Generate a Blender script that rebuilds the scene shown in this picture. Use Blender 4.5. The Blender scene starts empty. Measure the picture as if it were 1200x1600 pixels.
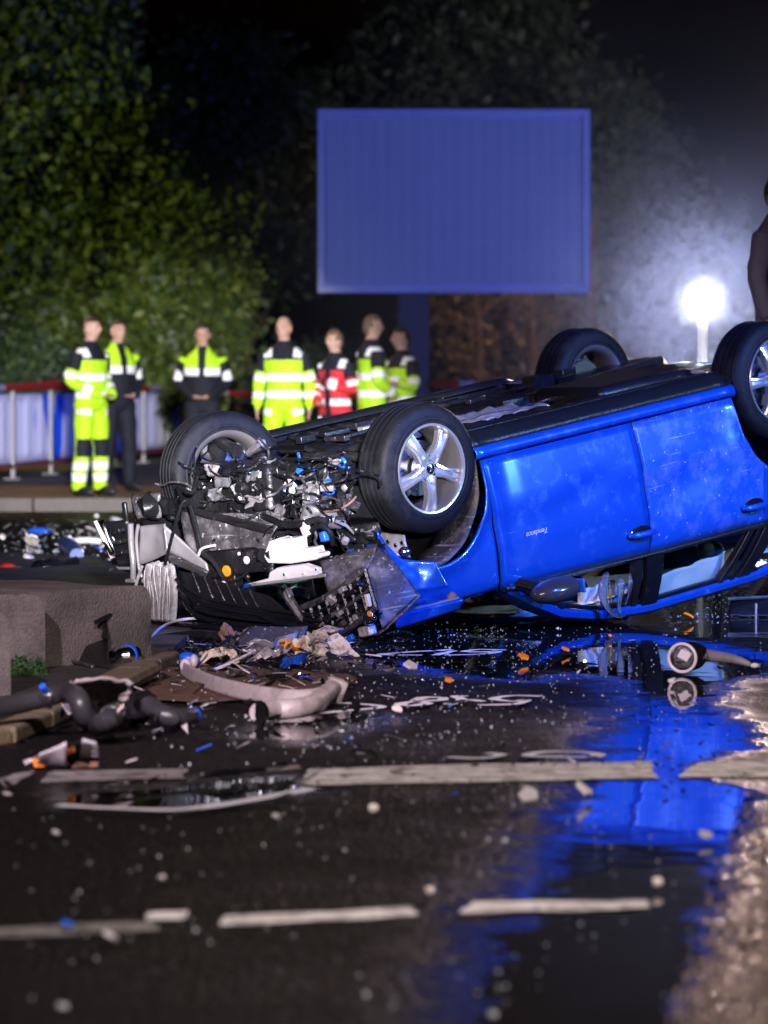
import bpy, bmesh, math, random
import numpy as np
from mathutils import Vector, Matrix, Euler, noise

random.seed(7); np.random.seed(7)
SC = bpy.context.scene
COL = SC.collection
R = math.radians
PI = math.pi

# ---------------------------------------------------------------- camera
F, HZ, CAMH = 5800.0, 608.0, 1.22            # focal length in photo pixels, horizon row, eye height
PITCH = math.atan((800 - HZ) / F)
cam_d = bpy.data.cameras.new('camera'); cam = bpy.data.objects.new('camera', cam_d); COL.objects.link(cam)
cam_d.sensor_fit = 'HORIZONTAL'; cam_d.sensor_width = 24; cam_d.lens = F / 1200 * 24
cam_d.clip_start = .1; cam_d.clip_end = 2000
cam.location = (0, 0, CAMH); cam.rotation_euler = (PI / 2 - PITCH, 0, 0)
cam_d.dof.use_dof = True; cam_d.dof.focus_distance = 17.9; cam_d.dof.aperture_fstop = 2.8
SC.camera = cam

# ---------------------------------------------------------------- night sky
W = bpy.data.worlds.new('World'); SC.world = W; W.use_nodes = True
nt = W.node_tree; bg = nt.nodes['Background']
sky = nt.nodes.new('ShaderNodeTexSky'); sky.sky_type = 'NISHITA'; sky.sun_disc = False
sky.sun_elevation = R(-3); sky.sun_rotation = R(180)
nt.links.new(sky.outputs[0], bg.inputs[0]); bg.inputs[1].default_value = .10

# ---------------------------------------------------------------- lamps of the place, and one added to fill a far tree
def lamp(name, kind, loc, power, color, size=.2, target=None, spot=60, blend=.6):
    d = bpy.data.lights.new(name, kind); o = bpy.data.objects.new(name, d); COL.objects.link(o)
    o.location = loc; d.energy = power; d.color = color
    if kind in ('POINT', 'SPOT'): d.shadow_soft_size = size
    if kind == 'SPOT': d.spot_size = R(spot); d.spot_blend = blend
    if kind == 'AREA': d.size = size
    if target is not None:
        o.rotation_euler = (Vector(target) - Vector(loc)).to_track_quat('-Z', 'Y').to_euler()
    return o
LAMP = Vector((2.23, 26.0, 1.84))
lamp('work_light_mast_front', 'SPOT', (-2.8, 3.0, 4.8), 7600, (.98, .78, 1), .16, (-1.1, 17, .4), 28, .35)
lamp('work_light_mast_side', 'SPOT', (11.5, 15.5, 3.6), 5000, (.50, .74, 1), .30, (2.3, 19.6, 1.0), 30, .8)
lamp('blue_beacon_engine', 'SPOT', (5.5, 15.2, 3.6), 5200, (.02, .13, 1), .12, (.9, 18.8, 1.2), 50, .6)
lamp('blue_beacon_rear', 'SPOT', (13, 34, 3.4), 9500, (.09, .15, 1), .12, (-1, 52, 3.4), 60)
lamp('headlights', 'SPOT', (.8, -4.0, 2.6), 130000, (.93, .94, 1), .3, (-2.1, 38, .62), 7.4, .6)
lamp('street_lamp_west', 'SPOT', (-11, 44, 6.5), 3900, (.80, .90, .32), .25, (-5, 57, 1.0), 62, .9)
lamp('street_lamp_pavement', 'SPOT', (-6.5, 41, 7), 900, (1, .66, .34), .25, (-2.6, 39, 0), 60)
lamp('street_lamp_north', 'SPOT', (5.5, 60, 7), 4600, (1, .56, .20), .25, (3, 72, .5), 60)
lamp('tree_fill_lamp', 'SPOT', (11, 62, 8), 3600, (.95, .86, .70), .25, (4.0, 80, 5.0), 46)  # added fill that brightens the tree right of the billboard
lamp('street_lamp_east', 'SPOT', (3.9, 28.5, 3.8), 1000, (1, .70, .56), .25, (1.4, 9.0, 0), 40)
lamp('street_lamp_south', 'SPOT', (.8, .5, 7), 6500, (1, .86, .84), .3, (.3, 10.5, 0), 44, .9)
FLOOD_POWER = 3200; MIST = .0085

SC.render.engine = 'CYCLES'
SC.view_settings.view_transform = 'Standard'; SC.view_settings.look = 'None'
SC.view_settings.exposure = 0; SC.view_settings.gamma = 1
SC.cycles.use_denoising = True; SC.cycles.max_bounces = 8; SC.cycles.transparent_max_bounces = 12
SC.cycles.sample_clamp_indirect = 3; SC.cycles.caustics_reflective = False; SC.cycles.caustics_refractive = False
SC.cycles.volume_bounces = 0

# ---------------------------------------------------------------- measuring from the photograph
cR = Matrix.Rotation(PI / 2 - PITCH, 3, 'X')
def ray(px, py): return cR @ Vector(((px - 600) / F, -(py - 800) / F, -1))
def gp(px, py, z=0.0):
    d = ray(px, py); t = (z - CAMH) / d.z
    return Vector((d.x * t, d.y * t, z))
def pp(px, py, Y):
    d = ray(px, py); t = Y / d.y
    return Vector((d.x * t, Y, CAMH + d.z * t))

# ---------------------------------------------------------------- materials
def mat(name, col, rough=.5, metal=0., var=.25, vscale=6., bump=0., bscale=40., coat=0., spec=.5, dirt=None, dscale=3., dlo=.5, dhi=.7, alpha=None, trans=0., ior=1.45, emit=None, estr=0., coords='Object'):
    m = bpy.data.materials.new(name); m.use_nodes = True
    t = m.node_tree; b = t.nodes['Principled BSDF']
    L = t.links.new; N = t.nodes.new
    tc = N('ShaderNodeTexCoord')
    n = N('ShaderNodeTexNoise'); n.inputs['Scale'].default_value = vscale; n.inputs['Detail'].default_value = 5
    L(tc.outputs[coords], n.inputs['Vector'])
    mx = N('ShaderNodeMix'); mx.data_type = 'RGBA'
    c = Vector(col[:3])
    mx.inputs[6].default_value = (*(c * (1 - var)), 1); mx.inputs[7].default_value = (*[min(1, v) for v in c * (1 + var)], 1)
    L(n.outputs[0], mx.inputs[0]); out = mx.outputs[2]
    if dirt is not None:
        n2 = N('ShaderNodeTexNoise'); n2.inputs['Scale'].default_value = dscale; n2.inputs['Detail'].default_value = 8; n2.inputs['Roughness'].default_value = .7
        L(tc.outputs[coords], n2.inputs['Vector'])
        mr = N('ShaderNodeMapRange'); mr.inputs[1].default_value = dlo; mr.inputs[2].default_value = dhi
        L(n2.outputs[0], mr.inputs[0])
        m2 = N('ShaderNodeMix'); m2.data_type = 'RGBA'; m2.inputs[7].default_value = (*dirt, 1)
        L(mr.outputs[0], m2.inputs[0]); L(out, m2.inputs[6]); out = m2.outputs[2]
        r2 = N('ShaderNodeMapRange'); r2.inputs[3].default_value = rough; r2.inputs[4].default_value = min(1, rough + .35)
        L(mr.outputs[0], r2.inputs[0]); L(r2.outputs[0], b.inputs['Roughness'])
    else:
        b.inputs['Roughness'].default_value = rough
    L(out, b.inputs['Base Color'])
    b.inputs['Metallic'].default_value = metal
    b.inputs['Specular IOR Level'].default_value = spec
    b.inputs['Coat Weight'].default_value = coat; b.inputs['Coat Roughness'].default_value = .06
    b.inputs['IOR'].default_value = ior
    b.inputs['Transmission Weight'].default_value = trans
    if alpha is not None: b.inputs['Alpha'].default_value = alpha
    if emit: b.inputs['Emission Color'].default_value = (*emit, 1); b.inputs['Emission Strength'].default_value = estr
    if bump:
        nb = N('ShaderNodeTexNoise'); nb.inputs['Scale'].default_value = bscale; nb.inputs['Detail'].default_value = 4
        L(tc.outputs[coords], nb.inputs['Vector'])
        bp = N('ShaderNodeBump'); bp.inputs['Strength'].default_value = bump; bp.inputs['Distance'].default_value = .01
        L(nb.outputs[0], bp.inputs['Height']); L(bp.outputs[0], b.inputs['Normal'])
    return m

MT = {}
MT['paint'] = mat('blue_car_paint', (.004, .072, .42), .28, .45, .12, 3, coat=.9, bump=.03, bscale=3, dirt=(.05, .12, .40), dscale=9, dlo=.52, dhi=.95)
MT['paint_scr_sheen'] = mat('scuffed_sheen_blue_paint', (.006, .078, .43), .34, .35, .12, 5, coat=.5, bump=.05, bscale=4, dirt=(.17, .22, .48), dscale=7, dlo=.46, dhi=1.0)  # pale patches hold dusty smears plus a lamp sheen painted in
MT['black'] = mat('black_plastic', (.006, .006, .007), .34, 0, .4, 20, .25, 60)
MT['gloss'] = mat('gloss_black_trim', (.006, .006, .008), .12, 0, .3, 20)
MT['greyp'] = mat('scraped_grey_plastic', (.030, .027, .030), .48, 0, .45, 9, .4, 50, dirt=(.16, .14, .15), dscale=8, dlo=.5, dhi=.75)
MT['rubber'] = mat('tyre_rubber', (.0045, .0045, .006), .55, 0, .35, 14, .2, 90, spec=.14, dirt=(.020, .020, .024), dscale=5, dlo=.50, dhi=.85)
MT['alloy'] = mat('alloy_wheel_silver', (.55, .56, .62), .24, .85, .12, 12, dirt=(.12, .10, .09), dscale=6, dlo=.58, dhi=.85)
MT['rimin'] = mat('brake_dusted_rim', (.14, .125, .12), .42, .6, .3, 12)
MT['alu'] = mat('cast_aluminium', (.22, .21, .23), .34, .5, .3, 14, .4, 60, dirt=(.10, .085, .08), dscale=9, dlo=.5, dhi=.75)
MT['sheet'] = mat('bent_sheet_metal', (.25, .23, .24), .40, .35, .25, 10, .2, 30, dirt=(.14, .11, .10), dscale=7, dlo=.52, dhi=.8)
MT['dark'] = mat('oily_dark_metal', (.018, .017, .019), .32, .5, .6, 16, .5, 45, dirt=(.10, .088, .085), dscale=9, dlo=.56, dhi=.78)
MT['steel'] = mat('bright_steel', (.62, .60, .62), .22, 1, .2, 20)
MT['rust'] = mat('rusty_iron', (.16, .085, .055), .75, .2, .5, 18, .4, 60)
MT['whitep'] = mat('white_plastic', (.47, .43, .44), .42, 0, .06, 12, .1, 30, dirt=(.4, .36, .33), dscale=9, dlo=.6, dhi=.9)
MT['cream'] = mat('cream_cloth', (.70, .62, .55), .8, 0, .12, 8, .3, 40)
MT['airbag'] = mat('airbag_cloth', (.82, .78, .78), .8, 0, .06, 8, .3, 30)
_t = MT['airbag'].node_tree; _a = _t.nodes.new('ShaderNodeBsdfTranslucent'); _a.inputs[0].default_value = (.8, .76, .78, 1); _m = _t.nodes.new('ShaderNodeMixShader'); _m.inputs[0].default_value = .45
_t.links.new(_t.nodes['Principled BSDF'].outputs[0], _m.inputs[1]); _t.links.new(_a.outputs[0], _m.inputs[2]); _t.links.new(_m.outputs[0], _t.nodes['Material Output'].inputs[0])
MT['mirrorcase'] = mat('grey_mirror_case', (.028, .026, .030), .20, 0, .2, 12)
MT['pale'] = mat('dusty_pale_metal', (.44, .38, .36), .5, .1, .25, 10, .3, 40, dirt=(.16, .13, .12), dscale=8, dlo=.5, dhi=.75)
MT['hoserub'] = mat('hose_rubber', (.030, .029, .031), .34, 0, .3, 20, .1, 60)
MT['orangelit'] = mat('orange_lit_gravel', (.62, .24, .02), .8, 0, .5, 60, .4, 90)  # orange lamplight on gravel put into a flecked colour
MT['polegrey'] = mat('dark_pole_grey', (.055, .05, .06), .5, .2, .2, 4)
MT['dullblue'] = mat('dull_blue_plastic', (.03, .05, .16), .4, 0, .3, 20)
MT['seat'] = mat('charcoal_seat_cloth', (.035, .032, .034), .85, 0, .3, 60, .3, 300)
MT['lens_old'] = mat('clear_lamp_lens', (.9, .9, .93), .05, 0, .02, 8, trans=.85, ior=1.3)
MT['chrome'] = mat('lamp_reflector', (.82, .82, .86), .12, 1, .1, 30, .3, 25)
MT['amber'] = mat('amber_plastic', (.75, .22, .01), .2, 0, .2, 20)
MT['red'] = mat('red_plastic', (.65, .03, .015), .3, 0, .2, 20)
MT['bluep'] = mat('blue_plastic_and_light', (.01, .09, .55), .35, 0, .2, 20)  # real blue plastic, and blue beacon light painted on engine parts
MT['foil'] = mat('crumpled_foil', (.46, .42, .42), .40, .35, .3, 25, .9, 35, dirt=(.2, .16, .14), dscale=14, dlo=.5, dhi=.7)
MT['insul'] = mat('torn_insulation', (.55, .46, .34), .85, 0, .45, 30, .9, 60, dirt=(.12, .09, .07), dscale=14, dlo=.5, dhi=.65)
MT['conc'] = mat('weathered_concrete', (.115, .098, .088), .85, 0, .45, 22, 1., 90, dirt=(.035, .032, .030), dscale=2.6, dlo=.45, dhi=.68)
MT['moss'] = mat('moss', (.02, .06, .012), .95, 0, .5, 60, .8, 120)
MT['glasscr'] = mat('shattered_glass', (.75, .80, .82), .08, .55, .2, 20)
MT['winglass'] = None
MT['chalk'] = mat('chalk_spray', (.80, .78, .88), .8, 0, .2, 30)
MT['skin'] = mat('skin', (.50, .29, .22), .55, 0, .1, 20)
MT['hair'] = mat('brown_hair', (.035, .022, .015), .6, 0, .4, 60)
MT['hairl'] = mat('fair_hair', (.16, .10, .06), .6, 0, .4, 60)
MT['hivis'] = mat('hi_vis_yellow_cloth', (.46, .80, .012), .75, 0, .12, 9, .25, 25)
MT['navy'] = mat('navy_cloth', (.004, .005, .013), .8, 0, .3, 9, .25, 25)
MT['redcl'] = mat('red_cloth', (.62, .018, .03), .75, 0, .15, 9, .25, 25)
MT['refl'] = mat('reflective_band_cloth', (.93, .94, .96), .5, 0, .03, 9)
MT['shoe'] = mat('black_leather', (.012, .012, .013), .45, 0, .3, 9)
MT['greycl'] = mat('grey_jacket_cloth', (.09, .09, .12), .8, 0, .2, 9, .2, 25)
MT['bark'] = mat('bark', (.06, .045, .03), .9, 0, .4, 12, .8, 30)
MT['fpost'] = mat('galvanised_post', (.30, .28, .27), .5, .5, .3, 8)
MT['mast'] = mat('pale_mast', (.75, .72, .55), .45, 0, .1, 8)

def chip(m, col, amount=.70):
    """stone chips and long scrapes through the paint"""
    t = m.node_tree; p = t.nodes['Principled BSDF']; N = t.nodes.new; L = t.links.new
    src = p.inputs['Base Color'].links[0].from_socket; tc = N('ShaderNodeTexCoord')
    n1 = N('ShaderNodeTexNoise'); n1.inputs['Scale'].default_value = 42; n1.inputs['Detail'].default_value = 2; L(tc.outputs['Object'], n1.inputs['Vector'])
    mp = N('ShaderNodeMapping'); mp.inputs['Rotation'].default_value = (0, .25, 0); mp.inputs['Scale'].default_value = (2.2, 2, 70); L(tc.outputs['Object'], mp.inputs[0])
    n2 = N('ShaderNodeTexNoise'); n2.inputs['Scale'].default_value = 1; n2.inputs['Detail'].default_value = 3; L(mp.outputs[0], n2.inputs['Vector'])
    r1 = N('ShaderNodeMapRange'); r1.inputs[1].default_value = amount; r1.inputs[2].default_value = amount + .03; L(n1.outputs[0], r1.inputs[0])
    r2 = N('ShaderNodeMapRange'); r2.inputs[1].default_value = amount; r2.inputs[2].default_value = amount + .05; r2.inputs[4].default_value = .6; L(n2.outputs[0], r2.inputs[0])
    mm = N('ShaderNodeMath'); mm.operation = 'MAXIMUM'; L(r1.outputs[0], mm.inputs[0]); L(r2.outputs[0], mm.inputs[1])
    mx = N('ShaderNodeMix'); mx.data_type = 'RGBA'; mx.inputs[7].default_value = (*col, 1); L(mm.outputs[0], mx.inputs[0]); L(src, mx.inputs[6]); L(mx.outputs[2], p.inputs['Base Color'])
chip(MT['paint'], (.22, .30, .50), .745); chip(MT['paint_scr_sheen'], (.34, .40, .52), .70); chip(MT['greyp'], (.22, .20, .20), .66)
def glass_mat():
    m = bpy.data.materials.new('tinted_window_glass'); m.use_nodes = True
    t = m.node_tree; t.nodes.remove(t.nodes['Principled BSDF']); o = t.nodes['Material Output']
    tr = t.nodes.new('ShaderNodeBsdfTransparent'); tr.inputs[0].default_value = (.74, .84, .80, 1)
    gl = t.nodes.new('ShaderNodeBsdfGlossy'); gl.inputs['Roughness'].default_value = .03
    lw = t.nodes.new('ShaderNodeLayerWeight'); pw = t.nodes.new('ShaderNodeMath'); pw.operation = 'POWER'; pw.inputs[1].default_value = 5; t.links.new(lw.outputs['Facing'], pw.inputs[0])
    fr = t.nodes.new('ShaderNodeMath'); fr.operation = 'MULTIPLY_ADD'; fr.inputs[1].default_value = .95; fr.inputs[2].default_value = .05; t.links.new(pw.outputs[0], fr.inputs[0])
    mx = t.nodes.new('ShaderNodeMixShader')
    t.links.new(fr.outputs[0], mx.inputs[0]); t.links.new(tr.outputs[0], mx.inputs[1]); t.links.new(gl.outputs[0], mx.inputs[2]); t.links.new(mx.outputs[0], o.inputs[0])
    return m
MT['winglass'] = glass_mat()
MT['lens'] = glass_mat(); MT['lens'].name = 'clear_lamp_lens'

def stripe_mat(name, a, b, freq, axis=0, rough=.5, duty=.5, noise_amt=.0):
    m = bpy.data.materials.new(name); m.use_nodes = True
    t = m.node_tree; p = t.nodes['Principled BSDF']; L = t.links.new
    tc = t.nodes.new('ShaderNodeTexCoord'); sp = t.nodes.new('ShaderNodeSeparateXYZ'); L(tc.outputs['Object'], sp.inputs[0])
    mu = t.nodes.new('ShaderNodeMath'); mu.operation = 'MULTIPLY'; mu.inputs[1].default_value = freq; L(sp.outputs[axis], mu.inputs[0])
    fr = t.nodes.new('ShaderNodeMath'); fr.operation = 'FRACT'; L(mu.outputs[0], fr.inputs[0])
    gt = t.nodes.new('ShaderNodeMath'); gt.operation = 'GREATER_THAN'; gt.inputs[1].default_value = duty; L(fr.outputs[0], gt.inputs[0])
    mx = t.nodes.new('ShaderNodeMix'); mx.data_type = 'RGBA'; mx.inputs[6].default_value = (*a, 1); mx.inputs[7].default_value = (*b, 1)
    L(gt.outputs[0], mx.inputs[0]); L(mx.outputs[2], p.inputs['Base Color']); p.inputs['Roughness'].default_value = rough
    return m
MT['tape'] = stripe_mat('barrier_tape_print', (.70, .035, .02), (.62, .55, .52), 1.6, 0, .45, .62)

# ---------------------------------------------------------------- mesh helpers
class G:
    def __init__(s): s.v = []; s.f = []
    def add(s, vs, fs):
        o = len(s.v); s.v += [tuple(p) for p in vs]; s.f += [tuple(i + o for i in f) for f in fs]; return s
    def grid(s, P, closed_u=False, closed_v=False):     # P[i][j]
        n, m = len(P), len(P[0]); vs = [p for r in P for p in r]; fs = []
        for i in range(n if closed_u else n - 1):
            for j in range(m if closed_v else m - 1):
                a, b = i, (i + 1) % n; c, d = j, (j + 1) % m
                fs.append((a * m + c, b * m + c, b * m + d, a * m + d))
        return s.add(vs, fs)
    def box(s, c, sz, rot=None, taper=1.0):
        x, y, z = (k / 2 for k in sz); c = Vector(c)
        vs = [Vector((sx * x * (taper if sz_ > 0 else 1), sy * y * (taper if sz_ > 0 else 1), sz_ * z)) for sz_ in (-1, 1) for sy in (-1, 1) for sx in (-1, 1)]
        if rot is not None: vs = [rot @ p for p in vs]
        return s.add([c + p for p in vs], [(0, 2, 3, 1), (4, 5, 7, 6), (0, 1, 5, 4), (2, 6, 7, 3), (0, 4, 6, 2), (1, 3, 7, 5)])
    def prism(s, pts, off):                            # planar polygon extruded by vector off
        n = len(pts); pts = [Vector(p) for p in pts]; off = Vector(off)
        s.add(pts + [p + off for p in pts], [tuple(range(n))[::-1], tuple(range(n, 2 * n))] + [(i, (i + 1) % n, n + (i + 1) % n, n + i) for i in range(n)])
        return s
    def tube(s, pts, r, k=10, caps=True, smooth=0):
        pts = [Vector(p) for p in pts]
        rs = list(r) if hasattr(r, '__len__') else [r] * len(pts)
        if smooth:
            q, qr = [], []
            n = len(pts)
            for i in range(n - 1):
                p0, p1, p2, p3 = pts[max(i - 1, 0)], pts[i], pts[i + 1], pts[min(i + 2, n - 1)]
                for j in range(smooth):
                    t = j / smooth
                    q.append(.5 * ((2 * p1) + (p2 - p0) * t + (2 * p0 - 5 * p1 + 4 * p2 - p3) * t * t + (3 * p1 - p0 - 3 * p2 + p3) * t ** 3)); qr.append(rs[i] * (1 - t) + rs[i + 1] * t)
            q.append(pts[-1]); qr.append(rs[-1]); pts, rs = q, qr
        n = len(pts); T = []
        for i in range(n):
            d = pts[min(i + 1, n - 1)] - pts[max(i - 1, 0)]; T.append(d.normalized() if d.length > 1e-9 else Vector((0, 0, 1)))
        u = T[0].orthogonal().normalized(); rings = []
        for i in range(n):
            u = (u - T[i] * u.dot(T[i])); u = u.normalized() if u.length > 1e-6 else T[i].orthogonal().normalized()
            w = T[i].cross(u)
            rings.append([pts[i] + (u * math.cos(2 * PI * j / k) + w * math.sin(2 * PI * j / k)) * rs[i] for j in range(k)])
        o = len(s.v); s.grid(rings, closed_v=True)
        if caps: s.f.append(tuple(o + j for j in range(k))[::-1]); s.f.append(tuple(o + (n - 1) * k + j for j in range(k)))
        return s
    def lathe(s, prof, k=48, axis='Y', c=(0, 0, 0), closed=False):   # prof (r, a)
        c = Vector(c); P = []
        for j in range(k):
            a = 2 * PI * j / k; ca, sa = math.cos(a), math.sin(a)
            row = []
            for r, h in prof:
                row.append(c + (Vector((r * ca, h, r * sa)) if axis == 'Y' else Vector((r * ca, r * sa, h)) if axis == 'Z' else Vector((h, r * ca, r * sa))))
            P.append(row)
        return s.grid(P, closed_u=True, closed_v=closed)
    def ell(s, c, r, rot=None, nu=16, nv=10):
        c = Vector(c); P = []
        for i in range(nv + 1):
            a = -PI / 2 + PI * i / nv
            row = [Vector((r[0] * math.cos(a) * math.cos(2 * PI * j / nu), r[1] * math.cos(a) * math.sin(2 * PI * j / nu), r[2] * math.sin(a))) for j in range(nu)]
            P.append([c + (rot @ p if rot is not None else p) for p in row])
        return s.grid(P, closed_v=True)
    def sheet(s, a, b, c, d, nu=14, nv=10, amp=.01, fr=8., seed=0, bulge=0., fold=0., nf=4):
        a, b, c, d = map(Vector, (a, b, c, d))          # corners a-b along u, a-d along v (a,b,c,d going round)
        nrm = (b - a).cross(d - a).normalized(); P = []
        for i in range(nu + 1):
            u = i / nu; row = []
            for j in range(nv + 1):
                v = j / nv
                p = (a * (1 - u) + b * u) * (1 - v) + (d * (1 - u) + c * u) * v
                h = amp * noise.noise(p * fr + Vector((seed * 7.3, seed * 1.7, 0))) + amp * .5 * noise.noise(p * fr * 2.7 + Vector((seed, 9, 4)))
                h += bulge * 4 * u * (1 - u) + fold * math.sin(u * nf * PI * 2 + 2 * noise.noise(p * 5))
                jit = Vector((noise.noise(p * fr + Vector((3, seed, 1))), noise.noise(p * fr + Vector((seed, 5, 8))), noise.noise(p * fr + Vector((seed, 2, 6))))) * amp * .6
                row.append(p + nrm * h + jit)
            P.append(row)
        return s.grid(P)
    def build(s, name, m, parent=None, smooth=True, ang=35, solid=0., loc=None, bevel=0., sub=0):
        me = bpy.data.meshes.new(name); me.from_pydata(s.v, [], s.f); me.validate()
        if len(s.f) < 6000 and smooth:
            bm = bmesh.new(); bm.from_mesh(me); bmesh.ops.recalc_face_normals(bm, faces=bm.faces); bm.to_mesh(me); bm.free()
        if smooth:
            me.shade_smooth()
            try: me.set_sharp_from_angle(angle=R(ang))
            except Exception: pass
        mats = m if isinstance(m, (list, tuple)) else [m]
        for k in mats: me.materials.append(MT[k] if isinstance(k, str) else k)
        o = bpy.data.objects.new(name, me); COL.objects.link(o)
        if parent is not None: o.parent = parent
        if loc is not None: o.location = loc
        if sub:
            md = o.modifiers.new('sub', 'SUBSURF'); md.levels = md.render_levels = sub
        if solid:
            md = o.modifiers.new('thick', 'SOLIDIFY'); md.thickness = solid; md.offset = 0
        if bevel:
            md = o.modifiers.new('bevel', 'BEVEL'); md.width = bevel; md.segments = 2; md.limit_method = 'ANGLE'
        return o

def tag(o, label=None, cat=None, group=None, kind=None):
    if label: o['label'] = label
    if cat: o['category'] = cat
    if group: o['group'] = group
    if kind: o['kind'] = kind
    return o
def empty(name, loc=(0, 0, 0), rz=0.):
    o = bpy.data.objects.new(name, None); COL.objects.link(o); o.location = loc; o.rotation_euler = (0, 0, rz); o.empty_display_size = .2
    return o
def thing(name, label, cat, loc=(0, 0, 0), rz=0., group=None): return tag(empty(name, loc, rz), label, cat, group)
def copy_tree(o, parent=None):
    c = o.copy(); COL.objects.link(c)
    if parent is not None: c.parent = parent
    for ch in list(o.children): copy_tree(ch, c)
    return c
def grounded(g, name, m, label, cat, group=None, kind=None, **kw):
    """one-mesh thing: origin moved to its base"""
    A = np.array(g.v); c = Vector((*(A[:, :2].min(0) + A[:, :2].max(0)) / 2, A[:, 2].min()))
    g.v = [tuple(Vector(p) - c) for p in g.v]
    return tag(g.build(name, m, loc=c, **kw), label, cat, group, kind)
def rnd(a, b): return random.uniform(a, b)
def rrot(): return Euler((rnd(0, 6.28), rnd(0, 6.28), rnd(0, 6.28))).to_matrix()

# ================================================================ ground
def asphalt_mat():
    """asphalt under a film of water whose depth comes from the mesh attribute 'wet' (0 damp ... 1 standing water)"""
    m = bpy.data.materials.new('wet_asphalt'); m.use_nodes = True
    t = m.node_tree; b = t.nodes['Principled BSDF']; L = t.links.new; N = t.nodes.new
    tc = N('ShaderNodeTexCoord')
    def nz(sc, det=4, ro=.6):
        n = N('ShaderNodeTexNoise'); n.inputs['Scale'].default_value = sc; n.inputs['Detail'].default_value = det; n.inputs['Roughness'].default_value = ro
        L(tc.outputs['Object'], n.inputs['Vector']); return n.outputs[0]
    def mr(src, a, b_, c, d):
        n = N('ShaderNodeMapRange'); n.inputs[1].default_value = a; n.inputs[2].default_value = b_; n.inputs[3].default_value = c; n.inputs[4].default_value = d; L(src, n.inputs[0]); return n.outputs[0]
    def ma(op, a, b_):
        n = N('ShaderNodeMath'); n.operation = op
        for k, v in ((0, a), (1, b_)):
            if isinstance(v, (int, float)): n.inputs[k].default_value = v
            else: L(v, n.inputs[k])
        return n.outputs[0]
    at = N('ShaderNodeAttribute'); at.attribute_name = 'wet'
    n1 = nz(70, 3); n2 = nz(1.3, 6, .65); n3 = nz(5, 5, .7); vo = N('ShaderNodeTexVoronoi'); vo.inputs['Scale'].default_value = 55; L(tc.outputs['Object'], vo.inputs['Vector'])
    wet = mr(ma('ADD', ma('ADD', at.outputs['Fac'], ma('MULTIPLY', ma('SUBTRACT', n3, .5), .55)), ma('MULTIPLY', ma('SUBTRACT', n2, .5), .35)), .18, .52, 0, 1)
    mx = N('ShaderNodeMix'); mx.data_type = 'RGBA'; mx.inputs[6].default_value = (.0028, .0024, .0024, 1); mx.inputs[7].default_value = (.013, .0108, .0105, 1); L(n1, mx.inputs[0])
    m2 = N('ShaderNodeMix'); m2.data_type = 'RGBA'; m2.inputs[7].default_value = (.010, .0095, .009, 1); L(wet, m2.inputs[0]); L(mx.outputs[2], m2.inputs[6]); L(m2.outputs[2], b.inputs['Base Color'])
    dry = mr(n2, .40, .62, .46, .70)
    L(ma('ADD', ma('MULTIPLY', dry, ma('SUBTRACT', 1.0, wet)), ma('MULTIPLY', wet, .028)), b.inputs['Roughness'])
    b.inputs['IOR'].default_value = 1.42; L(ma('MULTIPLY_ADD' if False else 'ADD', ma('MULTIPLY', wet, .38), .14), b.inputs['Specular IOR Level'])
    bp = N('ShaderNodeBump'); bp.inputs['Distance'].default_value = .016; L(ma('MULTIPLY', ma('SUBTRACT', 1.0, ma('MULTIPLY', wet, 1.0)), .8), bp.inputs['Strength']); L(vo.outputs['Distance'], bp.inputs['Height'])
    b2 = N('ShaderNodeBump'); b2.inputs['Distance'].default_value = .02; b2.inputs['Strength'].default_value = .09; L(nz(2.3, 2), b2.inputs['Height']); L(bp.outputs[0], b2.inputs['Normal']); L(b2.outputs[0], b.inputs['Normal'])
    return m
MT['asphalt'] = asphalt_mat()
MT['pave'] = mat('gritty_pavement', (.19, .14, .09), .8, 0, .4, 9, .6, 60, dirt=(.04, .03, .02), dscale=2, dlo=.45, dhi=.65)
MT['islandtop'] = mat('wet_island_grit', (.05, .04, .032), .5, 0, .5, 9, .8, 70, dirt=(.02, .018, .015), dscale=2, dlo=.45, dhi=.6)
MT['kerb'] = mat('kerb_granite', (.13, .11, .10), .75, 0, .3, 12, .5, 80)
MT['earth'] = mat('dark_verge_soil', (.022, .024, .012), .95, 0, .5, 5, .8, 40)
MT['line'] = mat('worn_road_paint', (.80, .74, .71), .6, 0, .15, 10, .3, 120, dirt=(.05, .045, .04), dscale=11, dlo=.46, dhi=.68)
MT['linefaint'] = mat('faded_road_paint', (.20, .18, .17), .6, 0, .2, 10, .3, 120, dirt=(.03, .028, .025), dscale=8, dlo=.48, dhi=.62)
MT['sand'] = mat('spilt_sand', (.11, .050, .024), .9, 0, .5, 16, .7, 120, dirt=(.035, .025, .02), dscale=5, dlo=.5, dhi=.64)

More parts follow.
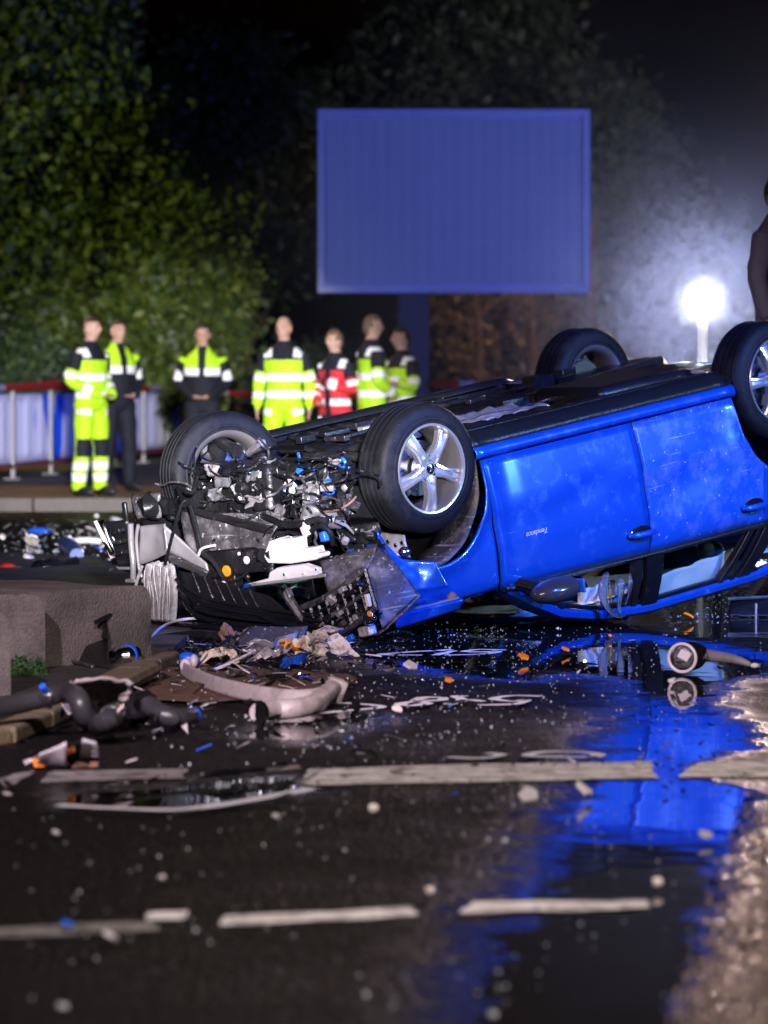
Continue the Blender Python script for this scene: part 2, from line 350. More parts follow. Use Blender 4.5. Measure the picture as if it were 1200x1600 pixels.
def flat(name, pts, z, m, kind='structure', parent=None):
    g = G(); g.add([(p[0], p[1], z) for p in pts], [tuple(range(len(pts)))])
    o = g.build(name, m, smooth=False)
    if o.data.polygons[0].normal.z < 0: o.data.flip_normals()
    o['kind'] = kind; return o
def wobble(pts, amp=.03, n=10, seed=0):
    out = []
    for i in range(len(pts)):
        a, b = Vector(pts[i]), Vector(pts[(i + 1) % len(pts)])
        for j in range(n):
            p = a.lerp(b, j / n); q = p * 3 + Vector((seed, seed * 2, 0))
            out.append(p + Vector((noise.noise(q), noise.noise(q + Vector((9, 3, 0))), 0)) * amp + Vector((noise.noise(q * 4), noise.noise(q * 4 + Vector((9, 3, 0))), 0)) * amp * .5)
    return out
flat('ground', [(-400, -30), (400, -30), (400, 900), (-400, 900)], -.012, 'earth')
PUD = [(600, 1000), (570, 1030), (640, 1048), (740, 1056), (830, 1062), (900, 1050), (985, 1064), (1008, 1085), (985, 1120), (968, 1160), (945, 1210), (925, 1265), (880, 1330), (835, 1400), (790, 1470), (770, 1540), (740, 1700), (1060, 1700), (1075, 1540), (1098, 1430), (1130, 1350), (1178, 1275), (1185, 1235), (1120, 1222), (1062, 1212), (1085, 1185), (1170, 1168), (1150, 1130), (1095, 1100), (1110, 1070), (1240, 1042), (1240, 900), (1000, 900), (760, 930)]
def sdist(P, poly):
    d = np.full(len(P), 1e9); ins = np.zeros(len(P), bool); n = len(poly)
    for i in range(n):
        a, b = poly[i], poly[(i + 1) % n]; ab = b - a; t = np.clip(((P - a) @ ab) / (ab @ ab + 1e-12), 0, 1); d = np.minimum(d, np.linalg.norm(P - a - t[:, None] * ab, axis=1))
        c = ((a[1] > P[:, 1]) != (b[1] > P[:, 1])) & (P[:, 0] < (b[0] - a[0]) * (P[:, 1] - a[1]) / (b[1] - a[1] + 1e-12) + a[0]); ins ^= c
    return np.where(ins, d, -d)
xs_ = np.concatenate([[-60, -20], np.arange(-5, 5.01, .055), [20, 60]]); ys_ = np.concatenate([[-20, 0], np.arange(5, 24.01, .07), [30, 37.0]])
XX, YY = np.meshgrid(xs_, ys_, indexing='ij'); PTS = np.stack([XX.ravel(), YY.ravel()], 1); nx, ny = XX.shape
def poly(px): return np.array([gp(*p)[:2] for p in px])
sd = sdist(PTS, poly(PUD))
soft = np.interp(PTS[:, 0] - .095 * PTS[:, 1], [-1.2, -.25, .05], [.50, .42, .36])           # shallow, gradual rim towards the crown of the road
wet = np.clip(.5 + sd / soft * .5, 0, 1)
for pl, sf in (([(380, 1152), (440, 1118), (560, 1110), (615, 1120), (560, 1142), (470, 1164)], .25), ([(100, 1232), (200, 1222), (430, 1213), (505, 1228), (420, 1248), (250, 1264), (110, 1264)], .3)):
    wet = np.maximum(wet, np.clip(.5 + sdist(PTS, poly(pl)) / sf * .5, 0, 1) * .95)
g = G(); g.v = [(x, y, 0) for x, y in PTS]; g.f = [(i * ny + j, (i + 1) * ny + j, (i + 1) * ny + j + 1, i * ny + j + 1) for i in range(nx - 1) for j in range(ny - 1)]
rd = g.build('road', 'asphalt', smooth=False); rd['kind'] = 'structure'
at_ = rd.data.attributes.new('wet', 'FLOAT', 'POINT'); at_.data.foreach_set('value', wet.astype(np.float32))
g = G(); g.box((0, 50.7, .055), (90, 27, .13)); pv = g.build('pavement', 'pave', smooth=False); pv['kind'] = 'structure'
for k in range(24):
    g = G(); g.box((-12 + k * 1.0, 37.09, .06), (.985, .18, .15)); o = g.build('kerb_stone', 'kerb', smooth=False, bevel=.015); o['kind'] = 'structure'; o.parent = pv

# traffic island with its kerb
isl = [gp(-90, 1178), gp(0, 1164), gp(60, 1138), gp(130, 1102), gp(200, 1066), gp(262, 1040), gp(300, 1000), gp(260, 940), gp(150, 880), gp(-90, 868)]
g = G(); g.prism([(p.x, p.y, .0) for p in isl], (0, 0, .05)); o = g.build('traffic_island', 'islandtop', smooth=False); o['kind'] = 'structure'
kb = isl[:6]
MT['kerby'] = mat('painted_kerb', (.16, .115, .06), .6, 0, .3, 8, .4, 60, dirt=(.10, .085, .07), dscale=6, dlo=.45, dhi=.62)
for i in range(5):
    a, b = kb[i], kb[i + 1]; n = max(1, round((b - a).length / .55)); d = (b - a) / n
    for j in range(n):
        c = a + d * (j + .5); g = G(); g.box((0, 0, 0), (d.length - .015, .11, .062), Matrix.Rotation(math.atan2(d.y, d.x), 3, 'Z'))
        q = g.build('kerb_stone', 'kerby', smooth=False, bevel=.012); q.parent = o; q.location = (c.x, c.y, .032)

# painted lines
def gline(name, pts4, m, z=.004): return flat(name, wobble([gp(*p) for p in pts4], .030, 22, pts4[0][0]), z, m)
gline('road_marking', [(478, 1229), (478, 1204), (700, 1196), (1020, 1191), (1022, 1217), (760, 1223)], 'line')
gline('road_marking', [(1062, 1216), (1090, 1194), (1230, 1188), (1230, 1215)], 'line')
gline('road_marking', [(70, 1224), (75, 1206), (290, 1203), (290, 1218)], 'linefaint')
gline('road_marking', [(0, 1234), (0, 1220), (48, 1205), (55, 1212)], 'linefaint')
gline('road_marking', [(338, 1450), (338, 1434), (646, 1419), (650, 1433)], 'line')
gline('road_marking', [(730, 1428), (735, 1412), (1015, 1408), (1020, 1420)], 'line')
gline('road_marking', [(236, 1440), (240, 1428), (296, 1426), (297, 1438)], 'line')
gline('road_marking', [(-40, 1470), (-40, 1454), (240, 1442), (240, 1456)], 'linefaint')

snd = [(170, 1080), (262, 1046), (420, 1046), (545, 1058), (560, 1078), (470, 1094), (300, 1102), (200, 1096)]
flat('sand_patch', wobble([gp(*p) for p in snd], .06, 10, 8), .012, 'sand', 'stuff')

# chalk marks sprayed by the police
def chalk(strokes, label, w=.022, z=.016):
    g = G()
    for st in strokes:
        P = [gp(*p) for p in st]; Q = []
        for i in range(len(P) - 1):
            p0, p1, p2, p3 = P[max(i - 1, 0)], P[i], P[i + 1], P[min(i + 2, len(P) - 1)]
            for j in range(6):
                t = j / 6; Q.append(.5 * ((2 * p1) + (p2 - p0) * t + (2 * p0 - 5 * p1 + 4 * p2 - p3) * t * t + (3 * p1 - p0 - 3 * p2 + p3) * t ** 3))
        Q.append(P[-1]); rows = []
        for i, q in enumerate(Q):
            d = Q[min(i + 1, len(Q) - 1)] - Q[max(i - 1, 0)]; n = Vector((-d.y, d.x, 0)); n = n.normalized() if n.length else Vector((1, 0, 0))
            ww = w * (1 + .5 * noise.noise(q * 9)); rows.append([(q + n * ww).to_tuple()[:2] + (z,), (q - n * ww).to_tuple()[:2] + (z,)])
        g.grid(rows)
    o = g.build('chalk_mark', 'chalk', smooth=False); tag(o, label, 'chalk mark', 'chalk marks sprayed on the road'); return o
chalk([[(846, 1094), (800, 1093), (772, 1098), (800, 1102), (822, 1100), (806, 1106), (748, 1108)], [(755, 1102), (728, 1100), (700, 1107)], [(728, 1094), (712, 1094), (722, 1100), (700, 1106)],
       [(690, 1096), (664, 1096), (650, 1101), (668, 1105), (640, 1109), (626, 1106), (650, 1102), (690, 1100), (690, 1096)]], 'white chalk figures S, N and 8 in a row, in front of the wrecked car')
chalk([[(484, 1122), (540, 1117), (598, 1111), (560, 1106), (510, 1104)]], 'white chalk arrow tip beside the bent grey pipe', .020)
chalk([[(790, 1021), (750, 1020), (726, 1023), (752, 1024), (778, 1023), (756, 1027), (700, 1029)], [(704, 1020), (684, 1022)], [(710, 1022), (680, 1029)], [(676, 1022), (640, 1024), (596, 1028), (660, 1029)]], 'white chalk figures half under water beside the torn bumper', .020)
chalk([[(90, 1266), (180, 1271), (280, 1273), (380, 1260), (488, 1240)]], 'long curved white chalk line across the road at the front', .028)
chalk([[(700, 1190), (740, 1192), (770, 1190), (782, 1186), (760, 1184)], [(935, 1190), (880, 1190), (825, 1188), (850, 1182), (905, 1182), (935, 1186), (925, 1191)]], 'white chalk loops along the edge of the wide road line', .020)

# ================================================================ railing with cloth-like panels along the bridge end
PZ = .12                                                    # pavement level
A = gp(-330, 758, PZ); A = Vector((-5.2, 37.4, PZ)); B = Vector((-3.12, 60.5, PZ))
def panel_mat():
    m = bpy.data.materials.new('sprayed_corrugated_panel'); m.use_nodes = True
    t = m.node_tree; b = t.nodes['Principled BSDF']; L = t.links.new; N = t.nodes.new
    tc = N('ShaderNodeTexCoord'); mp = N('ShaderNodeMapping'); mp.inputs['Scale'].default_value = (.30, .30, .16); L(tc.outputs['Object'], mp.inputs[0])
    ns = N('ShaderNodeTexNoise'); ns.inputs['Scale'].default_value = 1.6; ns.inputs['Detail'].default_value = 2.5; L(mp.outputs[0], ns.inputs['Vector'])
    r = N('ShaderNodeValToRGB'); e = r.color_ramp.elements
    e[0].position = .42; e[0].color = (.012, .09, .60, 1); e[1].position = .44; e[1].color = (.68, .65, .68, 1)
    L(ns.outputs[0], r.inputs[0]); L(r.outputs[0], b.inputs['Base Color']); b.inputs['Roughness'].default_value = .5
    return m
MT['panel'] = panel_mat()
MT['railred'] = mat('rusty_red_rail', (.36, .08, .04), .6, .2, .3, 5)
d = (B - A); L_ = d.length; ang = math.atan2(d.y, d.x); u = d.normalized()
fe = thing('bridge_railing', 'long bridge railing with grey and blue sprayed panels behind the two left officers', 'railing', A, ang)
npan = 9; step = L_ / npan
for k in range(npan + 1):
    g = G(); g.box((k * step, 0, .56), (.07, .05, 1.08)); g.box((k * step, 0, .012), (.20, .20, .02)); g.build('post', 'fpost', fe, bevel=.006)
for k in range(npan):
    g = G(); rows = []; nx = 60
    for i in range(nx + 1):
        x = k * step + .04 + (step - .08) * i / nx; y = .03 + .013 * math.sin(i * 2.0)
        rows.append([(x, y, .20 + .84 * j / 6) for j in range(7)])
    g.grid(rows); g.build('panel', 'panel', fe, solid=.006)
g = G(); g.tube([(0, 0, 1.115), (L_, 0, 1.115)], .035, 10); g.build('top_rail', 'railred', fe)
g = G(); g.box((L_ / 2, 0, .16), (L_, .04, .05)); g.build('bottom_rail', 'railred', fe)

# barrier tape, tied along the rail and on to a post and the billboard pole
def tape(pts, label, w=.075):
    g = G(); rows = []
    P = []
    for i in range(len(pts) - 1):
        a, b = Vector(pts[i]), Vector(pts[i + 1]); n = max(4, int((b - a).length / .35))
        for j in range(n):
            t = j / n; p = a.lerp(b, t); p.z -= .06 * 4 * t * (1 - t) * min(1, (b - a).length / 8); P.append(p)
    P.append(Vector(pts[-1])); s = 0; U = []
    O = P[0].copy()
    for i, p in enumerate(P):
        if i: s += (p - P[i - 1]).length
        tw = .5 * noise.noise(Vector((s * .4, 3, 1)))
        rows.append([p - O + Vector((0, math.sin(tw) * w / 2, w / 2 * math.cos(tw))), p - O - Vector((0, math.sin(tw) * w / 2, w / 2 * math.cos(tw)))])
    g.grid(rows); o = g.build('barrier_tape', 'tape', loc=O, solid=.002); tag(o, label, 'barrier tape', 'red and white barrier tape'); return o
TA = Vector((A.x + .02, A.y - .05, 1.24 + .02))
pole_top = Vector((.42, 51.6, 1.30))
tape([(A.x + .06, A.y - .0, 1.29), tuple(A + u * step * 4 + Vector((.06, -.02, 1.17))), tuple(A + u * step * 8.8 + Vector((.06, -.02, 1.17)))], 'red and white barrier tape running along the top of the railing', .085)
tape([tuple(A + u * step * 8.8 + Vector((.1, -.02, 1.10))), (-.9, 55, 1.12), (.32, 51.75, 1.22)], 'red and white barrier tape stretched behind the standing crew to the billboard pole', .085)
tape([(.66, 51.75, 1.30), (4.5, 50.5, 1.30), (12, 50.0, 1.35)], 'red and white barrier tape to the right of the billboard pole behind the car', .085)

# ================================================================ billboard
bb = thing('billboard', 'large blank blue-lit screen billboard on a single square pole', 'billboard', (.97, 52, PZ - .12), R(1.2))
W2, Z0, Z1 = 1.90, 2.56, 5.12
MT['screen'] = mat('blue_glow_led_screen', (.10, .13, .30), .45, 0, .22, 1.4, emit=(.035, .075, .42), estr=.42)  # blue light put into the panel as emission
MT['bbframe'] = mat('billboard_frame_grey', (.62, .62, .66), .5, .1, .15, 4)
scn = stripe_mat('blue_glow_led_columns', (.15, .16, .24), (.18, .19, .28), 5.2, 0, .5)
pb = scn.node_tree.nodes['Principled BSDF']; pb.inputs['Emission Color'].default_value = (.075, .11, .36, 1); pb.inputs['Emission Strength'].default_value = .31  # glow added to unlit panels, standing in for blue light from outside
g = G(); g.box((0, .10, (Z0 + Z1) / 2), (2 * W2 - .02, .30, Z1 - Z0 - .02)); g.build('housing', 'bbframe', bb)
nx_, nz_ = 6, 4; cw, ch = (2 * W2 - .24) / nx_, (Z1 - Z0 - .24) / nz_
for i in range(nx_):
    for k in range(nz_):
        g = G(); g.box((-W2 + .12 + cw * (i + .5), -.07, Z0 + .12 + ch * (k + .5)), (cw - .003, .04, ch - .003)); g.build('screen_panel', scn, bb, smooth=False)
for (cx, cz, sx, sz) in ((0, Z0 + .05, 2 * W2, .10), (0, Z1 - .05, 2 * W2, .10), (-W2 + .05, (Z0 + Z1) / 2, .10, Z1 - Z0 - .2), (W2 - .05, (Z0 + Z1) / 2, .10, Z1 - Z0 - .2)):
    g = G(); g.box((cx, -.085, cz), (sx, .09, sz)); g.build('frame', 'bbframe', bb, bevel=.01)
g = G(); g.box((W2 - .26, -.135, Z0 + .05), (.16, .01, .035)); g.build('maker_plate', 'whitep', bb)
g = G(); g.box((-.56, .1, Z0 / 2), (.44, .40, Z0)); g.build('pole', 'polegrey', bb, bevel=.02)
g = G(); g.box((-.56, .1, .10), (.62, .58, .2)); g.build('pole_base', 'conc', bb, bevel=.02)

# ================================================================ trees
def leaf_mat(name, a, b, dark):
    m = bpy.data.materials.new(name); m.use_nodes = True
    t = m.node_tree; p = t.nodes['Principled BSDF']; L = t.links.new; N = t.nodes.new
    gi = N('ShaderNodeNewGeometry')
    r = N('ShaderNodeValToRGB'); r.color_ramp.elements[0].color = (*a, 1); r.color_ramp.elements[1].color = (*b, 1)
    L(gi.outputs['Random Per Island'], r.inputs[0]); L(r.outputs[0], p.inputs['Base Color'])
    p.inputs['Roughness'].default_value = .55
    return m
MT['leafy'] = leaf_mat('yellow_green_leaves', (.025, .055, .008), (.11, .13, .018), .5)
MT['leafd'] = leaf_mat('dark_green_leaves', (.018, .04, .012), (.06, .085, .03), .5)
MT['leafb'] = leaf_mat('brown_green_leaves', (.04, .04, .012), (.12, .085, .03), .5)
MT['leafn'] = leaf_mat('blue_green_leaves', (.02, .038, .024), (.06, .075, .045), .5)
def tree(name, label, base, height, lobes, m, nleaf, lsize, trunk_r=.14, seed=0, group='trees behind the crash site', cat='tree'):
    """lobes: (x, y, z, rx, ry, rz) relative to the base; leaves crowd on clumps at the ends of twigs"""
    rs = np.random.RandomState(seed)
    t = thing(name, label, cat, base, 0, group)
    g = G(); g.tube([(0, 0, 0), (.05, 0, height * .3), (-.04, .05, height * .6), (.03, 0, height * .9)], [trunk_r, trunk_r * .8, trunk_r * .5, trunk_r * .15], 10, smooth=3)
    limbs = []
    for (x, y, z, rx, ry, rz) in lobes:
        for q in range(3):
            e = Vector((x + rs.uniform(-.6, .6) * rx, y + rs.uniform(-.6, .6) * ry, z + rs.uniform(-.5, .6) * rz)); s0 = Vector((0, 0, min(height * .6, max(.3, e.z * rs.uniform(.3, .55)))))
            mid = s0.lerp(e, .5) + Vector((rs.uniform(-.2, .2), rs.uniform(-.2, .2), .2))
            g.tube([s0, mid, e], [trunk_r * .35, trunk_r * .22, trunk_r * .07], 6, smooth=3); limbs.append(e)
    g.build('trunk', 'bark', t)
    vol = np.array([l[3] * l[4] * l[5] for l in lobes]) ** .67; vol /= vol.sum()
    ncl = max(40, nleaf // 55); V = []
    C = []
    for li, l in enumerate(lobes):
        k = max(6, int(ncl * vol[li])); d = rs.normal(size=(k, 3)); d /= np.linalg.norm(d, axis=1)[:, None]
        rad = rs.uniform(.35, 1.0, k) ** .5; C.append(np.array(l[:3]) + d * rad[:, None] * np.array(l[3:]))
    C = np.concatenate(C); per = nleaf // len(C)
    csz = rs.uniform(.5, 1.5, len(C)) * lsize * 2.5
    off = rs.normal(size=(len(C), per, 3)) * csz[:, None, None] * np.array([1, 1, .7]); P = (C[:, None, :] + off).reshape(-1, 3)
    P = P[P[:, 2] > .1]; n = len(P)
    a = rs.normal(size=(n, 3)); a /= np.linalg.norm(a, axis=1)[:, None]; b = rs.normal(size=(n, 3)); b -= (b * a).sum(1)[:, None] * a; b /= np.linalg.norm(b, axis=1)[:, None]
    s = (rs.uniform(.6, 1.3, n) * lsize)[:, None]
    Q = np.stack([P - a * s, P + b * s * .55, P + a * s, P - b * s * .55], 1).reshape(-1, 3)
    me = bpy.data.meshes.new('crown'); me.vertices.add(4 * n); me.vertices.foreach_set('co', Q.ravel())
    me.loops.add(4 * n); me.loops.foreach_set('vertex_index', np.arange(4 * n)); me.polygons.add(n)
    me.polygons.foreach_set('loop_start', np.arange(0, 4 * n, 4)); me.polygons.foreach_set('loop_total', np.full(n, 4)); me.update(); me.materials.append(MT[m])
    o = bpy.data.objects.new('crown', me); COL.objects.link(o); o.parent = t
    return t
tree('broadleaf_tree', 'big yellow-green tree rising behind the railing at the far left', (-5.6, 58, .0), 8.5,
     [(-.3, 0, 5.8, 2.0, 1.6, 2.2), (1.3, -.3, 3.0, 1.6, 1.2, 1.3), (-.8, -.4, 2.6, 1.8, 1.2, 1.5), (1.0, .2, 4.9, 1.0, 1.2, 1.3), (-1.2, 0, 7.4, 1.4, 1.4, 1.2), (.6, .3, 7.0, 1.1, 1.1, 1.0)], 'leafy', 34000, .095, .16, 11)
tree('broadleaf_tree', 'shorter drooping tree with golden leaves between the officers at the left', (-3.1, 57.5, .0), 4.6,
     [(.05, 0, 3.2, .85, .8, 1.1), (-.15, -.2, 1.9, .8, .8, 1.0), (.32, 0, 2.6, .6, .7, .9)], 'leafy', 13000, .085, .10, 12)
tree('broadleaf_tree', 'low dark bush at the far left edge behind the railing', (-6.1, 56.2, .0), 2.6, [(0, 0, 1.6, .9, .7, .8), (.7, 0, 1.3, .6, .6, .7)], 'leafd', 9000, .07, .07, 13)
tree('broadleaf_tree', 'dim dark tree in the gap left of the billboard', (-3.0, 78, .0), 9, [(0, 0, 6.6, 2.2, 1.8, 2.0), (1.2, 0, 5.0, 1.3, 1.5, 1.5), (-1.1, 0, 4.2, 1.4, 1.5, 1.6)], 'leafd', 22000, .12, .18, 14)
tree('broadleaf_tree', 'tall bluish tree rising directly above the billboard', (1.6, 82, .0), 11, [(-.4, 0, 8.0, 1.9, 1.6, 1.7), (.9, 0, 8.6, 1.7, 1.6, 1.6), (.3, 0, 6.0, 2.2, 1.6, 1.7), (-1.2, 0, 6.6, 1.2, 1.3, 1.4)], 'leafn', 30000, .12, .2, 15)
tree('broadleaf_tree', 'rounded bluish tree right of the billboard above the work light', (5.1, 80, .0), 8.5, [(-.2, 0, 5.6, 1.5, 1.5, 1.6), (.5, 0, 4.2, 1.5, 1.4, 1.5), (-.8, 0, 7.0, 1.1, 1.2, 1.1), (-.6, 0, 2.6, 1.5, 1.2, 1.4), (.9, 0, 2.5, 1.3, 1.2, 1.3)], 'leafn', 30000, .12, .2, 16)
tree('broadleaf_tree', 'brown-lit thin tree under the right half of the billboard', (2.2, 72, .0), 5.5, [(0, 0, 2.5, 1.0, .9, 1.4), (-.7, 0, 1.9, .7, .7, 1.1), (.8, 0, 2.0, .8, .8, 1.2), (-1.5, 0, 4.9, .8, .8, .9)], 'leafb', 16000, .09, .09, 17)
tree('broadleaf_tree', 'low dark bush behind the crew at the billboard pole', (-.9, 66, .0), 2.2, [(0, 0, 1.3, 1.0, .8, .8), (-1.0, 0, 1.0, .7, .7, .7)], 'leafd', 9000, .07, .06, 18)
for i, (x, h_, r_, lab) in enumerate(((1.75, 4.4, .05, 'slim bare trunk just right of the billboard pole'), (2.75, 4.8, .06, 'pale bare trunk under the middle of the billboard'), (3.9, 4.6, .055, 'bare trunk under the right corner of the billboard'))):
    t = thing('tree', lab, 'tree', (x, 69.5, 0), 0, 'trees behind the crash site')
    g = G(); g.tube([(0, 0, 0), (.06, 0, h_ * .4), (-.03, 0, h_ * .7), (.05, 0, h_)], [r_ * 1.3, r_, r_ * .8, r_ * .3], 8, smooth=3)
    for q in range(6):
        z = h_ * rnd(.45, .9); sx = rnd(-.7, .7); g.tube([(0, 0, z), (sx * .5, rnd(-.2, .2), z + .25), (sx, rnd(-.3, .3), z + rnd(.4, .8))], [r_ * .4, r_ * .25, r_ * .08], 6, smooth=2)
    g.build('trunk', 'bark', t)

# ================================================================ work light balloon on its mast
fl = thing('work_light', 'glowing round white work light on a pale mast behind the car', 'work light', (LAMP.x, LAMP.y, 0))
MT['glow'] = mat('lit_lamp_fabric', (.9, .9, .9), .5, emit=(.80, .88, 1), estr=30)
g = G(); g.ell((0, 0, LAMP.z), (.13, .13, .125), None, 24, 16); g.build('lamp_balloon', 'glow', fl)
g = G(); g.tube([(0, 0, .55), (0, 0, LAMP.z - .12)], .036, 12); g.tube([(0, 0, .3), (0, 0, 1.0)], .05, 12); g.build('mast', 'mast', fl)
g = G(); g.box((.09, 0, 1.28), (.05, .06, .22)); g.build('winch_box', 'mast', fl)
for k in range(3):
    a = k * 2 * PI / 3 + .4; g = G(); g.tube([(0, 0, .75), (math.cos(a) * .55, math.sin(a) * .55, .015)], .02, 8); g.build('leg', 'mast', fl)
lamp('work_light_bulb', 'POINT', (LAMP.x, LAMP.y, LAMP.z), FLOOD_POWER, (.60, .68, 1), .14)

# ================================================================ people
def person(label, loc, facing, H=1.8, style='paramedic', arms=('down', 'down'), hair='hair', female=False, bald=False, headturn=0., lean=0., group='emergency crew standing on the pavement', stance=.11):
    k = H / 1.8; g = G(); segs = []
    def ring(c, rx, ry, n=18): return [(c[0] + rx * math.cos(2 * PI * j / n), c[1] + ry * math.sin(2 * PI * j / n), c[2]) for j in range(n)]
    def loft(rings):
        o = len(g.v); n = len(rings[0]); g.grid(rings, closed_v=True)
        g.f.append(tuple(o + j for j in range(n))[::-1]); g.f.append(tuple(o + (len(rings) - 1) * n + j for j in range(n)))
    sw = .165 if female else .19
    loft([ring(c, a, b) for c, a, b in [((0, .005, .86), .13, .10), ((0, .005, .93), .178, .128), ((0, 0, 1.02), .18, .132), ((0, -.005, 1.12), .172, .126), ((0, -.005, 1.25), sw + .0, .132), ((0, .0, 1.38), sw + .012, .128), ((0, .01, 1.45), sw - .02, .112), ((0, .012, 1.50), .125, .092), ((0, .008, 1.545), .072, .072), ((0, -.004, 1.60), .056, .062)]])
    # head with face
    g.ell((0, -.012, 1.70), (.074, .096, .112)); g.ell((0, -.035, 1.645), (.056, .062, .058)); g.ell((0, -.112, 1.685), (.013, .022, .024)); g.ell((0, -.096, 1.722), (.05, .016, .012))
    g.ell((0, -.094, 1.645), (.024, .012, .009)); g.tube([(0, .005, 1.53), (0, -.008, 1.64)], [.058, .055], 12)
    for s in (-1, 1): g.ell((s * .077, .0, 1.69), (.012, .022, .034))
    def arm(s, pose):
        sh = Vector((s * (sw - .005), .01, 1.435))
        if pose == 'down': el, wr = Vector((s * .255, .03, 1.16)), Vector((s * .265, -.05, .92)); hd = Vector((0, -.12, -1))
        elif pose == 'front': el, wr = Vector((s * .262, .04, 1.17)), Vector((s * .10, -.20, 1.02)); hd = Vector((-s, -.25, -.15))
        elif pose == 'pocket': el, wr = Vector((s * .29, .08, 1.18)), Vector((s * .21, -.06, .98)); hd = Vector((-s * .25, -.35, -1))
        elif pose == 'fold': el, wr = Vector((s * .25, -.02, 1.18)), Vector((-s * .03, -.20, 1.22 + .03 * s)); hd = Vector((-s, .15, .1))
        elif pose == 'back': el, wr = Vector((s * .265, .12, 1.17)), Vector((s * .09, .17, .98)); hd = Vector((-s, .15, -.3))
        elif pose == 'raise': el, wr = Vector((s * .25, -.08, 1.20)), Vector((s * .16, -.27, 1.30)); hd = Vector((-s * .4, -.7, .5))
        hd.normalize()
        g.tube([sh, sh.lerp(el, .5), el, el.lerp(wr, .5), wr], [.074, .066, .058, .054, .044], 14, smooth=2)
        segs.append(('arm', s, sh, el)); segs.append(('fore', s, el, wr))
        side = hd.cross(Vector((s, .2, 0))).normalized() if abs(hd.z) > .6 else hd.cross(Vector((0, 0, 1))).normalized()
        nrm = hd.cross(side).normalized()
        if abs(hd.z) > .6: side = Vector((0, 1, 0)); side = (side - hd * side.dot(hd)).normalized(); nrm = hd.cross(side)
        pc = wr + hd * .05; rot = Matrix((side, nrm, hd)).transposed()
        g.ell(pc, (.042, .021, .055), rot)
        for q, ln in enumerate((.068, .078, .073, .056)):
            b0 = wr + hd * .092 + side * (.03 - .02 * q); cur = nrm * (.5 if pose != 'down' else .3) * (1 if nrm.dot(Vector((-s, -.3, 0))) > 0 else -1)
            g.tube([b0 - hd * .02, b0 + hd * ln * .5 + cur * .012, b0 + hd * ln * .9 + cur * .045], [.0105, .0098, .008], 8)
        tb = wr + hd * .025 + side * .036; g.tube([tb - side * .012, tb + side * .02 + hd * .03, tb + side * .02 + hd * .062], [.0125, .012, .009], 8)
        segs.append(('hand', s, wr + hd * .02, wr + hd * .17))
    for s, p in zip((-1, 1), arms): arm(s, p)
    for s in (-1, 1):
        hip = Vector((s * .09, 0, .92)); kn = Vector((s * (.10 + stance * .3), -.012, .50)); an = Vector((s * (.10 + stance * .55), .02, .10))
        g.tube([hip + Vector((0, 0, .02)), hip.lerp(kn, .45), kn, kn.lerp(an, .4), an + Vector((0, 0, .03)), an], [.105, .097, .076, .078, .066, .070], 16, smooth=2)
        g.ell(an + Vector((0, -.065, -.052)), (.050, .145, .052)); g.ell(an + Vector((0, .0, -.03)), (.052, .07, .075))
        segs += [('leg', s, hip, kn), ('shin', s, kn, an), ('foot', s, an + Vector((0, .05, -.06)), an + Vector((0, -.17, -.06)))]
    segs += [('torso', 0, Vector((0, 0, .98)), Vector((0, 0, 1.46))), ('head', 0, Vector((0, 0, 1.55)), Vector((0, -.01, 1.74)))]
    me = bpy.data.meshes.new('person'); me.from_pydata(g.v, [], g.f); tmp = bpy.data.objects.new('tmp', me); COL.objects.link(tmp)
    md = tmp.modifiers.new('r', 'REMESH'); md.mode = 'VOXEL'; md.voxel_size = .0115; sm = tmp.modifiers.new('s', 'SMOOTH'); sm.iterations = 3; sm.factor = .5
    dg = bpy.context.evaluated_depsgraph_get(); ev = tmp.evaluated_get(dg); em = ev.to_mesh()
    nv = len(em.vertices); co = np.empty(nv * 3); em.vertices.foreach_get('co', co); co = co.reshape(-1, 3)
    no = np.empty(nv * 3); em.vertices.foreach_get('normal', no); no = no.reshape(-1, 3)
    faces = [tuple(p.vertices) for p in em.polygons]
    ev.to_mesh_clear(); bpy.data.objects.remove(tmp); bpy.data.meshes.remove(me)
    FA = np.array([f if len(f) == 4 else (f[0], f[1], f[2], f[2]) for f in faces]); fc = co[FA].mean(1)
    # nearest limb of each face
    RAD = dict(arm=.066, fore=.05, hand=.03, leg=.09, shin=.07, foot=.06, torso=.15, head=.08)
    best = np.full(len(fc), 9.); lab = np.zeros(len(fc), int); tt = np.zeros(len(fc))
    for i, (nm, s, a, b) in enumerate(segs):
        a_, b_ = np.array(a), np.array(b); ab = b_ - a_; t = np.clip(((fc - a_) @ ab) / (ab @ ab), 0, 1); q = fc - (a_ + t[:, None] * ab)
        if nm == 'torso': q = q * np.array([.78, 1.12, 1])
        dd = np.linalg.norm(q, axis=1) / RAD[nm]
        k_ = dd < best; best[k_] = dd[k_]; lab[k_] = i; tt[k_] = t[k_]
    names = np.array([s[0] for s in segs])[lab]; side = np.array([s[1] for s in segs])[lab]
    x, y, z = fc.T
    zone = np.array(['skin'] * len(fc), dtype=object)
    tor = names == 'torso'; arm_ = names == 'arm'; fore = names == 'fore'; leg = (names == 'leg') | (names == 'shin')
    zone[(names == 'foot') | ((names == 'shin') & (z < .10))] = 'boot'
    upper = (tor & (z > .90)) | arm_ | fore
    zone[leg | (tor & (z <= .90))] = 'trousers'
    zone[(names == 'head') & (z < 1.565) & (z > 1.2)] = 'collar'
